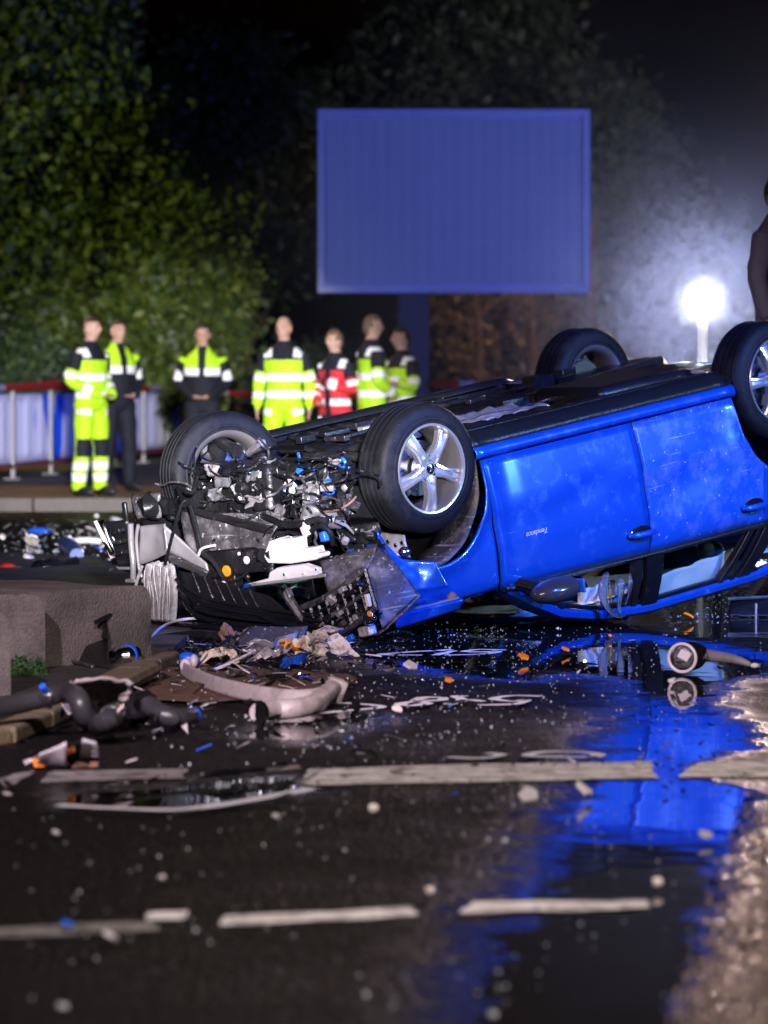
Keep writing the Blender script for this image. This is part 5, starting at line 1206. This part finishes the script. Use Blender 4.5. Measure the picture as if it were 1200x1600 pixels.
for k in range(700):
    p = gp(rnd(15, 72), rnd(1047, 1056), .05); q = p + Vector((0, rnd(-.06, .02), rnd(0, .08) * random.random())); r = rnd(.006, .016); A_ = rrot()
    g.add([q + A_ @ Vector((r, 0, 0)), q + A_ @ Vector((0, r * .6, 0)), q + A_ @ Vector((-r, 0, 0)), q + A_ @ Vector((0, -r * .6, 0))], [(0, 1, 2, 3)])
o = g.build('moss', 'moss'); o['kind'] = 'stuff'

# ================================================================ wreckage on the road
def wt(pts, lo=.0): return [gp(p[0], p[1], p[2]) for p in pts]      # pixels + height of the point
def wthing(name, label, cat, px, py, z=0, group=None): return thing(name, label, cat, gp(px, py, z), 0, group)
def part(g, name, m, t, **kw):
    c = t.location; g.v = [tuple(Vector(p) - c) for p in g.v]; return g.build(name, m, t, **kw)
# S-shaped radiator hose
t = wthing('radiator_hose', 'long black S-shaped rubber hose with a bright clamp lying at the left', 'hose', 100, 1130, .05)
g = G(); g.tube(wt([(-60, 1128, .10), (0, 1108, .12), (70, 1090, .15), (105, 1082, .17), (122, 1092, .16), (130, 1115, .11), (145, 1130, .07), (165, 1127, .09), (182, 1112, .11)]), [.034, .034, .034, .036, .037, .037, .037, .036, .035], 16, True, 8); part(g, 'hose', 'hoserub', t)
g = G(); g.tube(wt([(70, 1090.5, .15), (76, 1089, .153)]), .041, 18); part(g, 'clamp', 'steel', t); g = G(); g.tube(wt([(72, 1080, .18), (66, 1072, .20)]), .012, 10); part(g, 'clamp_screw', 'bluep', t)
g = G(); g.tube(wt([(172, 1120, .10), (178, 1114, .108)]), .040, 18); part(g, 'clamp', 'steel', t)
# crushed finned heat shield behind it
t = wthing('crushed_heat_exchanger', 'crushed silver finned metal panel behind the black S-shaped hose', 'metal panel', 150, 1120, .05)
g = G(); g.sheet(*wt([(84, 1088, .06), (120, 1064, .22), (212, 1068, .20), (185, 1122, .06)]), 30, 18, .03, 9, 60, fold=.006, nf=9); part(g, 'panel', 'pale', t, solid=.006)
for k in range(7): g = G(); g.tube(wt([(92 + k * 3, 1094 + k * 4.2, .07), (112 + k * 2, 1092 + k * 4.2, .07)]), .005, 6); part(g, 'fin', 'whitep', t)
t = wthing('pipe_elbow', 'black rubber pipe connector with a blue end, right of the S-shaped hose', 'pipe connector', 262, 1135)
g = G(); g.tube(wt([(228, 1098, .10), (240, 1108, .08), (256, 1118, .06), (280, 1122, .05), (300, 1119, .05)]), [.04, .036, .04, .035, .03], 14, True, 5); part(g, 'elbow', 'hoserub', t)
g = G(); g.tube(wt([(264, 1120, .06), (262, 1132, .03)]), [.04, .045], 14, False); part(g, 'branch', 'rubber', t); g = G(); g.tube(wt([(297, 1119, .05), (303, 1118, .05)]), .032, 14); part(g, 'end_cap', 'bluep', t)
g = G(); g.tube(wt([(226, 1096, .105), (229, 1099, .10)]), .044, 14); part(g, 'collar', 'black', t)
t = wthing('mount_lump', 'dark crushed rubber mount at the end of the S-shaped hose', 'engine mount', 198, 1126)
g = G(); g.ell(gp(200, 1108, .06), (.075, .07, .07), None, 18, 12); g.v = [tuple(Vector(q) + Vector((noise.noise(Vector(q) * 16), noise.noise(Vector(q) * 16 + Vector((4, 0, 0))), noise.noise(Vector(q) * 16 + Vector((0, 4, 0))))) * .03) for q in g.v]; part(g, 'mount', 'rubber', t)
g = G(); g.tube(wt([(178, 1120, .04), (190, 1100, .10), (200, 1078, .16)]), .016, 8); part(g, 'strap', 'dark', t)
# paper packet
t = wthing('paper_packet', 'white and orange paper packet standing open on the wet road', 'packet', 104, 1202)
def quad(ps, name, m, th=.003): g = G(); g.sheet(*wt(ps), 8, 6, .006, 12, len(name)); part(g, name, m, t, solid=th)
quad([(52, 1200, .005), (105, 1201, .005), (103, 1160, .10), (62, 1178, .06)], 'flap', 'whitep'); quad([(102, 1196, .005), (126, 1192, .01), (128, 1158, .10), (104, 1164, .10)], 'middle', 'navy'); quad([(124, 1190, .02), (154, 1190, .02), (150, 1160, .10), (128, 1155, .11)], 'side', 'whitep')
quad([(54, 1199, .012), (78, 1197, .012), (76, 1186, .035), (50, 1185, .035)], 'orange_print', 'amber'); quad([(103, 1178, .06), (118, 1173, .075), (116, 1166, .09), (104, 1170, .085)], 'orange_print', 'amber'); quad([(104, 1200, .006), (154, 1199, .006), (154, 1190, .025), (104, 1192, .02)], 'base_print', 'rust'); quad([(36, 1190, .005), (54, 1184, .02), (56, 1190, .004), (40, 1194, .004)], 'torn_corner', 'whitep')
for k in range(3): quad([(143, 1168 + k * 7, .09 - k * .02), (153, 1168 + k * 7, .09 - k * .02), (153, 1165 + k * 7, .096 - k * .02), (143, 1165 + k * 7, .096 - k * .02)], 'print_bar', 'greyp')
# bent beam and pipe
t = wthing('bent_beam', 'long bent pale metal beam lying on the sand patch', 'metal beam', 400, 1095)
g = G(); rows = []
for i, (px, py, z, w) in enumerate([(280, 1036, .06, .03), (296, 1046, .06, .045), (330, 1062, .06, .05), (380, 1074, .06, .055), (440, 1084, .06, .055), (490, 1085, .06, .05), (516, 1074, .07, .05), (532, 1068, .07, .045)]):
    c = gp(px, py, z); rows.append([c + Vector((0, w, -.05)), c + Vector((0, w * .6, .0)), c + Vector((0, w * .2, .02)), c + Vector((0, -w * .4, .0)), c + Vector((.0, -w, -.045))])
g.grid(rows); part(g, 'beam', 'pale', t, solid=.005, sub=2)
g = G(); g.sheet(*wt([(300, 1050, .055), (480, 1096, .03), (485, 1104, .01), (312, 1066, .02)]), 22, 6, .02, 9, 61); part(g, 'torn_flange', 'pale', t, solid=.004)
g = G(); g.box(gp(524, 1078, .05), (.07, .06, .09), Euler((.2, .3, .4)).to_matrix()); part(g, 'end_block', 'pale', t, bevel=.01)
g = G(); g.ell(gp(290, 1040, .06), (.025, .02, .03)); part(g, 'rivet', 'whitep', t)
t = wthing('bent_pipe', 'short pale bent metal pipe in front of the bent beam', 'pipe', 460, 1120)
g = G(); g.tube(wt([(403, 1114, .04), (430, 1109, .042), (460, 1107, .045), (488, 1101, .05), (506, 1088, .06), (520, 1076, .07)]), [.036, .038, .038, .038, .036, .034], 18, True, 6); part(g, 'pipe', 'pale', t)
g = G(); g.tube(wt([(401, 1114, .04), (406, 1113.5, .04)]), .046, 18); part(g, 'flange', 'steel', t)
for k in range(4): g = G(); g.ell(gp(402, 1104 + 6 * k, .055 - .012 * k), (.012, .012, .012), None, 8, 6); part(g, 'bolt', 'steel', t)
# bracket leaning on the concrete
t = wthing('plastic_bracket', 'black broken plastic bracket with slots leaning on the concrete block', 'bracket', 140, 1048, .05)
def bq(ps, name, m='black', th=.010): g = G(); g.prism(wt(ps), (0, -th, 0)); part(g, name, m, t, smooth=False, bevel=.003)
bq([(90, 1030, .06), (172, 1044, .055), (168, 990, .17), (104, 980, .19)], 'plate'); bq([(104, 985, .18), (114, 982, .19), (117, 934, .32), (110, 932, .325)], 'prong'); bq([(140, 990, .17), (170, 1000, .15), (166, 962, .25), (146, 958, .26)], 'ear')
for k in range(3): bq([(106, 1006 - k * 9, .12 + k * .025), (128, 1009 - k * 9, .115 + k * .025), (128, 1003 - k * 9, .13 + k * .025), (107, 1000 - k * 9, .135 + k * .025)], 'slot_bar', 'bluep' if k < 2 else 'greyp', .018)
g = G(); g.tube(wt([(150, 972, .23), (170, 962, .25), (190, 955, .26), (210, 945, .28)]), .010, 8, True, 5); part(g, 'cable', 'black', t); g = G(); g.tube(wt([(92, 1030, .065), (130, 1037, .062), (145, 1041, .06)]), .008, 6); part(g, 'lower_edge', 'greyp', t)
t = wthing('small_motor', 'small round electric motor with a white plug beside the black bracket', 'motor', 196, 1048, .05)
g = G(); g.tube(wt([(176, 1028, .075), (182, 1027, .075), (196, 1025, .08), (212, 1024, .08)]), [.03, .045, .045, .042], 20); part(g, 'casing', 'chrome', t); g = G(); g.tube(wt([(198, 1025, .08), (201, 1024.5, .08)]), .049, 20); part(g, 'band', 'bluep', t)
g = G(); g.tube(wt([(160, 996, .14), (168, 1000, .13), (172, 1012, .10), (170, 1022, .08)]), .005, 6, True, 4); part(g, 'lead', 'whitep', t); g = G(); g.ell(gp(169, 1018, .085), (.02, .015, .02)); part(g, 'plug', 'whitep', t); g = G(); g.box(gp(182, 1018, .09), (.03, .02, .025)); part(g, 'terminal', 'amber', t, bevel=.004)
grounded(G().tube(wt([(240, 1017, .02), (236, 1000, .04), (250, 982, .06), (275, 970, .08), (310, 966, .09), (332, 969, .085)]), .007, 8, True, 6).tube(wt([(240, 1017, .02), (252, 1008, .02), (248, 998, .025)]), .007, 8, True, 4), 'wire_loop', 'whitep', 'looped pale wire on the ground under the torn bonnet', 'wire')
g = G(); g.tube(wt([(170, 1084, .06), (200, 1066, .06), (240, 1046, .06)]), [.03, .035, .03], 8, True, 3); grounded(g, 'yellow_strip', 'kerby', 'yellow stained strip lying along the island kerb', 'strip')
# heap under the front
def scrap(name, label, cat, q, m, amp=.03, fr=12, seed=1, sol=.004, fold=0, nu=16, nv=12):
    g = G(); g.sheet(*wt(q), nu, nv, amp, fr, seed, fold=fold); lo = min(p[2] for p in g.v)
    if lo < .014: g.v = [(p[0], p[1], max(p[2], .014)) for p in g.v]
    return grounded(g, name, m, label, cat, 'scraps heaped under the torn front', solid=sol)
scrap('grey_panel', 'flat dark grey panel at the top of the scrap heap', 'panel', [(352, 1010, .03), (392, 978, .12), (482, 978, .12), (470, 1006, .04)], 'greyp', .012, 5, 70, .008)
scrap('metal_scrap', 'pale torn metal sheet in the middle of the scrap heap', 'metal scrap', [(380, 1024, .02), (400, 1000, .09), (470, 994, .10), (452, 1018, .03)], 'sheet', .05, 11, 71)
scrap('insulation_scrap', 'crumpled cream insulation at the right end of the scrap heap', 'insulation', [(476, 1030, .02), (470, 994, .13), (528, 988, .12), (530, 1022, .02)], 'insul', .09, 16, 72, .01)
scrap('insulation_scrap', 'brown torn insulation at the left end of the scrap heap', 'insulation', [(306, 1040, .02), (318, 1016, .08), (364, 1012, .08), (362, 1034, .02)], 'insul', .09, 18, 73, .01)
scrap('insulation_scrap', 'small orange tinted insulation tuft below the bonnet edge', 'insulation', [(348, 1000, .04), (352, 985, .09), (388, 984, .08), (384, 998, .04)], 'rust', .06, 18, 74, .01)
scrap('foil_scrap', 'crinkled silver foil strip between the two insulation pieces', 'foil', [(395, 1034, .02), (410, 1014, .07), (462, 1008, .07), (448, 1030, .02)], 'foil', .06, 18, 75)
scrap('dark_strip', 'dark blue plastic strip in front of the cream insulation', 'plastic strip', [(432, 1046, .015), (440, 1030, .05), (482, 1022, .05), (478, 1036, .015)], 'bluep', .03, 10, 76)
scrap('dark_strip', 'black rubber strip under the cream insulation', 'rubber strip', [(405, 1044, .015), (412, 1032, .04), (470, 1024, .04), (460, 1040, .015)], 'black', .03, 10, 77, .01)
scrap('yellow_foam', 'small yellow foam piece against the cream insulation', 'foam', [(440, 1014, .09), (444, 1002, .12), (472, 1002, .12), (466, 1012, .09)], 'amber', .04, 16, 78, .008)
scrap('dark_tube_scrap', 'dark ribbed tube piece left of the grey panel', 'tube', [(346, 1012, .03), (366, 996, .06), (386, 994, .06), (372, 1010, .03)], 'black', .03, 20, 79, .012)
t = wthing('ribbed_card', 'striped blue and white ribbed card at the front of the scrap heap', 'card', 360, 1045)
g = G(); g.sheet(*wt([(330, 1048, .012), (352, 1042, .03), (402, 1014, .09), (384, 1026, .05)]), 14, 6, .008, 8, 80); part(g, 'card', 'bluep', t, solid=.004)
for k in range(7): a = k / 6.5; g = G(); g.tube(wt([(334 + 52 * a, 1046 - 20 * a, .022 + .035 * a), (352 + 50 * a, 1041 - 27 * a, .036 + .06 * a)]), .006, 6); part(g, 'rib', 'whitep', t)
g = G(); g.tube(wt([(236, 1000, .02), (300, 992, .05), (352, 996, .05)]), .024, 10, True, 4); grounded(g, 'tube_scrap', 'dark', 'dark metal tube lying under the bonnet behind the wire loop', 'tube')
scrap('pale_strip', 'thin pale plastic strip left of the scrap heap', 'plastic strip', [(262, 1020, .03), (266, 1020, .035), (288, 1040, .02), (282, 1042, .015)], 'whitep', .01, 8, 81)
g = G(); g.ell(gp(297, 1030, .045), (.05, .03, .03), Euler((.2, .3, 0)).to_matrix()); grounded(g, 'plastic_dome', 'bluep', 'small blue plastic cap left of the scrap heap', 'cap')
g = G(); g.ell(gp(303, 1033, .04), (.02, .03, .03)); grounded(g, 'plastic_dome', 'whitep', 'small white plastic cap beside the blue cap', 'cap')
# canister in the puddle
t = wthing('canister', 'small round silver canister with a rod lying in the puddle', 'canister', 1066, 1046)
c = gp(1066, 1028, .075); ax = Vector((.35, .9, 0)).normalized()
g = G(); g.tube([c, c + ax * .16, c + ax * .24], [.064, .060, .045], 28, False); part(g, 'shell', 'steel', t, solid=.004)
g = G(); g.lathe([(.060 + .007 * math.cos(a), .007 * math.sin(a)) for a in [2 * PI * i / 8 for i in range(8)]], 28, 'Y', (0, 0, 0), closed=True); Q = ax.to_track_quat('Y', 'Z').to_matrix(); g.v = [tuple(c + Q @ Vector(p)) for p in g.v]; part(g, 'rim', 'whitep', t)
g = G(); g.lathe([(0, .02), (.045, .02), (.05, .04)], 24, 'Y'); g.v = [tuple(c + Q @ Vector(p)) for p in g.v]; part(g, 'inner_disc', 'chrome', t); g = G(); g.box(c + ax * .01 + Vector((.005, 0, .01)), (.05, .02, .04), Euler((0, .5, 0)).to_matrix()); part(g, 'terminal', 'whitep', t, bevel=.004)
g = G(); g.tube([c + ax * .2 + Vector((.02, 0, 0)), c + ax * .2 + Vector((.16, .05, -.02)), c + ax * .2 + Vector((.24, .05, -.045))], [.03, .022, .012], 12, True, 3); part(g, 'neck', 'sheet', t); g = G(); g.ell(c + ax * .2 + Vector((.26, .05, -.05)), (.02, .015, .012)); part(g, 'tip', 'whitep', t)
# wrapper under the seat belts
t = wthing('wrapper', 'crumpled clear, red and blue wrapper lying under the hanging seat belts', 'wrapper', 966, 972)
for (a, nm, m) in (((935, 952, 975, 968), 'clear_part', 'foil'), ((958, 954, 972, 969), 'white_part', 'whitep'), ((966, 954, 986, 969), 'red_part', 'red'), ((972, 958, 984, 970), 'blue_part', 'bluep')):
    Y = gp(966, 972).y - (.01 if nm != 'clear_part' else 0) - (.02 if 'red' in nm else 0); x0, y0, x1, y1 = a; g = G(); g.sheet(pp(x0, y1, Y), pp(x1, y1, Y), pp(x1 - 4, y0, Y + .02), pp(x0 + 3, y0, Y + .02), 10, 8, .03, 22, len(nm)); g.v = [(p[0], p[1], max(.012, p[2])) for p in g.v]; part(g, nm, m, t, solid=.003)
t = wthing('bumper_fragment', 'broken black bumper fragment behind the car at the right edge', 'bumper fragment', 1170, 962)
g = G(); g.sheet(*wt([(1138, 962, .01), (1215, 962, .01), (1215, 935, .09), (1142, 936, .09)]), 16, 6, .015, 6, 90); part(g, 'skin', 'black', t, solid=.01)
g = G(); g.box(gp(1181, 956, .04), (.012, .02, .09)); part(g, 'rib', 'sheet', t, bevel=.003); g = G(); g.tube(wt([(1136, 936, .095), (1215, 932, .10)]), .01, 8); part(g, 'edge', 'greyp', t)
# long dark trim strip on the road
g = G(); g.sheet(*wt([(66, 1252, .012), (68, 1240, .022), (462, 1198, .026), (470, 1206, .012)]), 50, 6, .025, 4, 91); g.v = [(p[0], p[1], max(.013, p[2])) for p in g.v]
grounded(g, 'trim_strip', 'greyp', 'long warped dark trim strip lying across the wide road line', 'trim strip', solid=.008)
g = G(); g.sheet(*wt([(290, 1224, .014), (300, 1214, .03), (440, 1194, .04), (470, 1201, .02)]), 20, 6, .04, 6, 92); g.v = [(p[0], p[1], max(.013, p[2])) for p in g.v]
grounded(g, 'trim_strip', 'gloss', 'short glossy black trim piece on top of the long dark strip', 'trim strip', solid=.006)
# single fragments one can tell apart
def shard(px, py, w, h, m, name, label, cat, group, th=.012):
    g = G(); n = random.randint(5, 7); s_ = 1 / (F / gp(px, py).y); pts = []
    for k in range(n): a = 2 * PI * k / n + rnd(-.25, .25); pts.append(Vector((math.cos(a) * w * .5 * s_ * rnd(.75, 1.1), math.sin(a) * w * .5 * s_ * rnd(.6, 1.1), 0)))
    A_ = Euler((rnd(.1, .7), rnd(-.3, .3), rnd(0, 3))).to_matrix(); c = gp(px, py, .018 + h * s_ * .4)
    g.prism([c + A_ @ p for p in pts], A_ @ Vector((0, 0, th))); lo = min(p[2] for p in g.v); g.v = [(p[0], p[1], p[2] - lo + .013) for p in g.v]
    return grounded(g, name, m, label, cat, group, smooth=False, bevel=.002)
AM = 'amber plastic splinters'
for (px, py, w, lab) in ((883, 1014, 18, 'amber splinter standing on the road below the car mirror'), (818, 1027, 20, 'amber splinter beside the chalk figures under water'), (700, 1061, 16, 'amber splinter above the chalk figures S, N and 8'), (1075, 964, 22, 'amber splinter under the rear window of the car'), (952, 992, 9, 'tiny amber splinter in front of the wrapper')):
    shard(px, py, w, 8, 'amber', 'amber_splinter', lab, 'splinter', AM)
for (px, py, w, m, lab) in ((826, 1248, 36, 'whitep', 'flat white fragment below the wide road line, left of the other flat one'), (910, 1239, 36, 'cream', 'flat pale fragment with a yellow edge below the wide road line beside the puddle'), (1100, 1304, 26, 'whitep', 'white fragment in the blue reflection'), (1027, 1378, 18, 'cream', 'round cream fragment at the end of the thin road line'), (170, 1468, 36, 'whitep', 'white fragment below the faded thin line at the left'), (103, 1443, 26, 'bluep', 'blue and white fragment on the faded thin line'), (97, 1572, 22, 'glasscr', 'green glinting fragment at the lower left'), (768, 1586, 20, 'glasscr', 'pale glass fragment in the dark reflection at the bottom edge'), (583, 1264, 18, 'cream', 'cream pebble-like fragment below the wide road line'), (253, 1372, 14, 'whitep', 'small white fragment alone on the dark road at the left'), (672, 1390, 16, 'cream', 'small pale fragment right of the middle, above the thin road line'), (85, 1300, 16, 'whitep', 'small white fragment left of the curved chalk line end'), (1050, 1062, 14, 'whitep', 'white fragment in front of the canister'), (640, 1042, 26, 'whitep', 'thin white sliver between the chalk rows'), (620, 1108, 22, 'cream', 'pale lump next to the chalk arrow tip'), (790, 1312, 14, 'glasscr', 'glass fragment above the dark reflection edge'), (430, 1274, 14, 'whitep', 'white chip under the end of the curved chalk line')):
    shard(px, py, w, 8, m, 'fragment', lab, 'fragment', 'fragments scattered on the road')
# pieces lying beyond the island, left
t = wthing('white_rag', 'crumpled white rag on the dark ground at the left', 'rag', 50, 862); g = G(); g.sheet(*wt([(38, 866, .01), (40, 842, .14), (60, 843, .14), (64, 862, .01)]), 12, 10, .06, 9, 95); part(g, 'cloth', 'cream', t, solid=.006)
g = G(); g.ell(gp(64, 829, .03), (.12, .10, .03)); grounded(g, 'blue_disc', 'bluep', 'flat blue plastic disc behind the white rag', 'disc')
t = wthing('plastic_bottle', 'squashed blue and white bottle lying beside a pale bar', 'bottle', 112, 872); g = G(); g.tube(wt([(120, 868, .06), (112, 860, .08), (104, 852, .10), (98, 846, .12)]), [.05, .065, .06, .035], 14, True, 3); part(g, 'bottle', 'dullblue', t); g = G(); g.tube(wt([(108, 842, .14), (118, 850, .10), (126, 862, .07)]), .022, 10, True, 3); part(g, 'label', 'whitep', t)
g = G(); g.tube(wt([(112, 846, .05), (135, 844, .06), (158, 846, .05)]), .025, 10, True, 3); grounded(g, 'pale_bar', 'whitep', 'pale plastic bar behind the far headlight', 'bar')
t = wthing('lamp_fragment', 'broken orange-red lamp lens at the left edge behind the concrete', 'lamp fragment', 12, 894); g = G(); g.ell(gp(12, 888, .04), (.06, .05, .035)); part(g, 'lens', 'red', t); g = G(); g.box(gp(26, 891, .03), (.05, .05, .04), rrot()); part(g, 'holder', 'rust', t)
g = G(); g.sheet(*wt([(42, 898, .01), (46, 878, .08), (120, 872, .10), (128, 890, .01)]), 14, 8, .05, 5, 96); g.v = [(p[0], p[1], max(.012, p[2])) for p in g.v]; grounded(g, 'black_cover', 'gloss', 'crumpled black plastic cover behind the long concrete block', 'cover', solid=.01)
for (px, py, w, m, lab) in ((150, 806, 10, 'whitep', 'small white scrap below the kerb behind the far headlight'), (66, 878, 12, 'whitep', 'small white scrap beside the crumpled black cover'), (45, 876, 20, 'cream', 'beige scrap on the crumpled black cover edge'), (16, 872, 12, 'greyp', 'grey scrap at the left edge behind the concrete'), (2, 840, 12, 'cream', 'pale scrap cut by the left edge'), (180, 812, 26, 'glasscr', 'pale green glass scrap behind the far headlight')):
    shard(px, py, w, 8, m, 'scrap', lab, 'scrap', 'scraps beyond the concrete block', .03)
# glass crumbs all over the road
def crumbs(n, reg, name, m, smin, smax):
    g = G()
    while n > 0:
        px, py = reg(); p = gp(px, py); n -= 1; s_ = rnd(smin, smax) * (1 if random.random() < .9 else 1.8); A_ = rrot()
        vs = [p + Vector((0, 0, .012 + s_ * .6)) + A_ @ Vector(v) * s_ * rnd(.6, 1.1) for v in ((1, 0, -.5), (-.6, .8, -.5), (-.6, -.8, -.5), (0, 0, 1))]
        g.add(vs, [(0, 1, 2), (0, 2, 3), (0, 3, 1), (1, 3, 2)])
    o = g.build(name, m, smooth=False); o['kind'] = 'stuff'; return o
def reg_a():
    while True:
        px, py = random.gauss(620, 260), 985 + abs(random.gauss(0, 150))
        if 200 < px < 1200 and py < 1330: return px, py
crumbs(900, reg_a, 'glass_crumbs', 'glasscr', .0025, .006)
crumbs(130, lambda: (rnd(20, 1180), rnd(1200, 1600)), 'glass_crumbs', 'glasscr', .003, .006)
crumbs(260, lambda: (rnd(560, 780), rnd(940, 1000)), 'glass_crumbs', 'glasscr', .003, .007)
crumbs(200, lambda: (rnd(1030, 1200), rnd(925, 970)), 'glass_crumbs', 'glasscr', .003, .007)
crumbs(160, lambda: (rnd(0, 210), rnd(830, 925)), 'glass_crumbs', 'glasscr', .006, .014)
crumbs(260, lambda: (rnd(180, 560), rnd(985, 1060)), 'wreck_crumbs', 'greyp', .004, .014)

MT['grit'] = mat('glint_grit', (.20, .15, .13), .15, 0, .4, 20)  # grit added to make bright glints on the lit corner of asphalt
def reg_b():
    while True:
        px, py = rnd(1040, 1215), 1225 + 400 * random.random()
        if px > 1178 - (py - 1260) * .36 + rnd(-25, 25): return px, py
crumbs(1300, reg_b, 'glint_grit', 'grit', .003, .008)

def splinters(n, reg, m, smin, smax):
    g = G()
    for _ in range(n):
        p = gp(*reg()); L_ = rnd(smin, smax); w = L_ * rnd(.15, .5); th = rnd(.002, .006); A_ = Euler((rnd(-.5, .5), rnd(-.5, .5), rnd(0, 6.28))).to_matrix(); k = random.choice((3, 4, 4, 5))
        P = [A_ @ Vector((math.cos(2 * PI * i / k + rnd(-.4, .4)) * L_, math.sin(2 * PI * i / k + rnd(-.4, .4)) * w, 0)) for i in range(k)]; lo = min(q.z for q in P); c = p + Vector((0, 0, .015 - lo))
        g.prism([c + q for q in P], Vector((0, 0, th)))
    o = g.build('wreck_splinters', m, smooth=False); o['kind'] = 'stuff'
for m, n in (('black', 150), ('greyp', 90), ('sheet', 60), ('bluep', 14), ('dark', 80), ('whitep', 26)):
    splinters(n, lambda: (min(620, max(150, random.gauss(380, 120))), 985 + abs(random.gauss(0, 55))), m, .012, .055)
    splinters(n // 3, lambda: (rnd(0, 640), rnd(1060, 1260)), m, .010, .040)
    splinters(n // 3, lambda: (rnd(0, 200), rnd(815, 905)), m, .015, .07)
    splinters(n // 4, lambda: (rnd(640, 1180), rnd(980, 1250)), m, .006, .018)
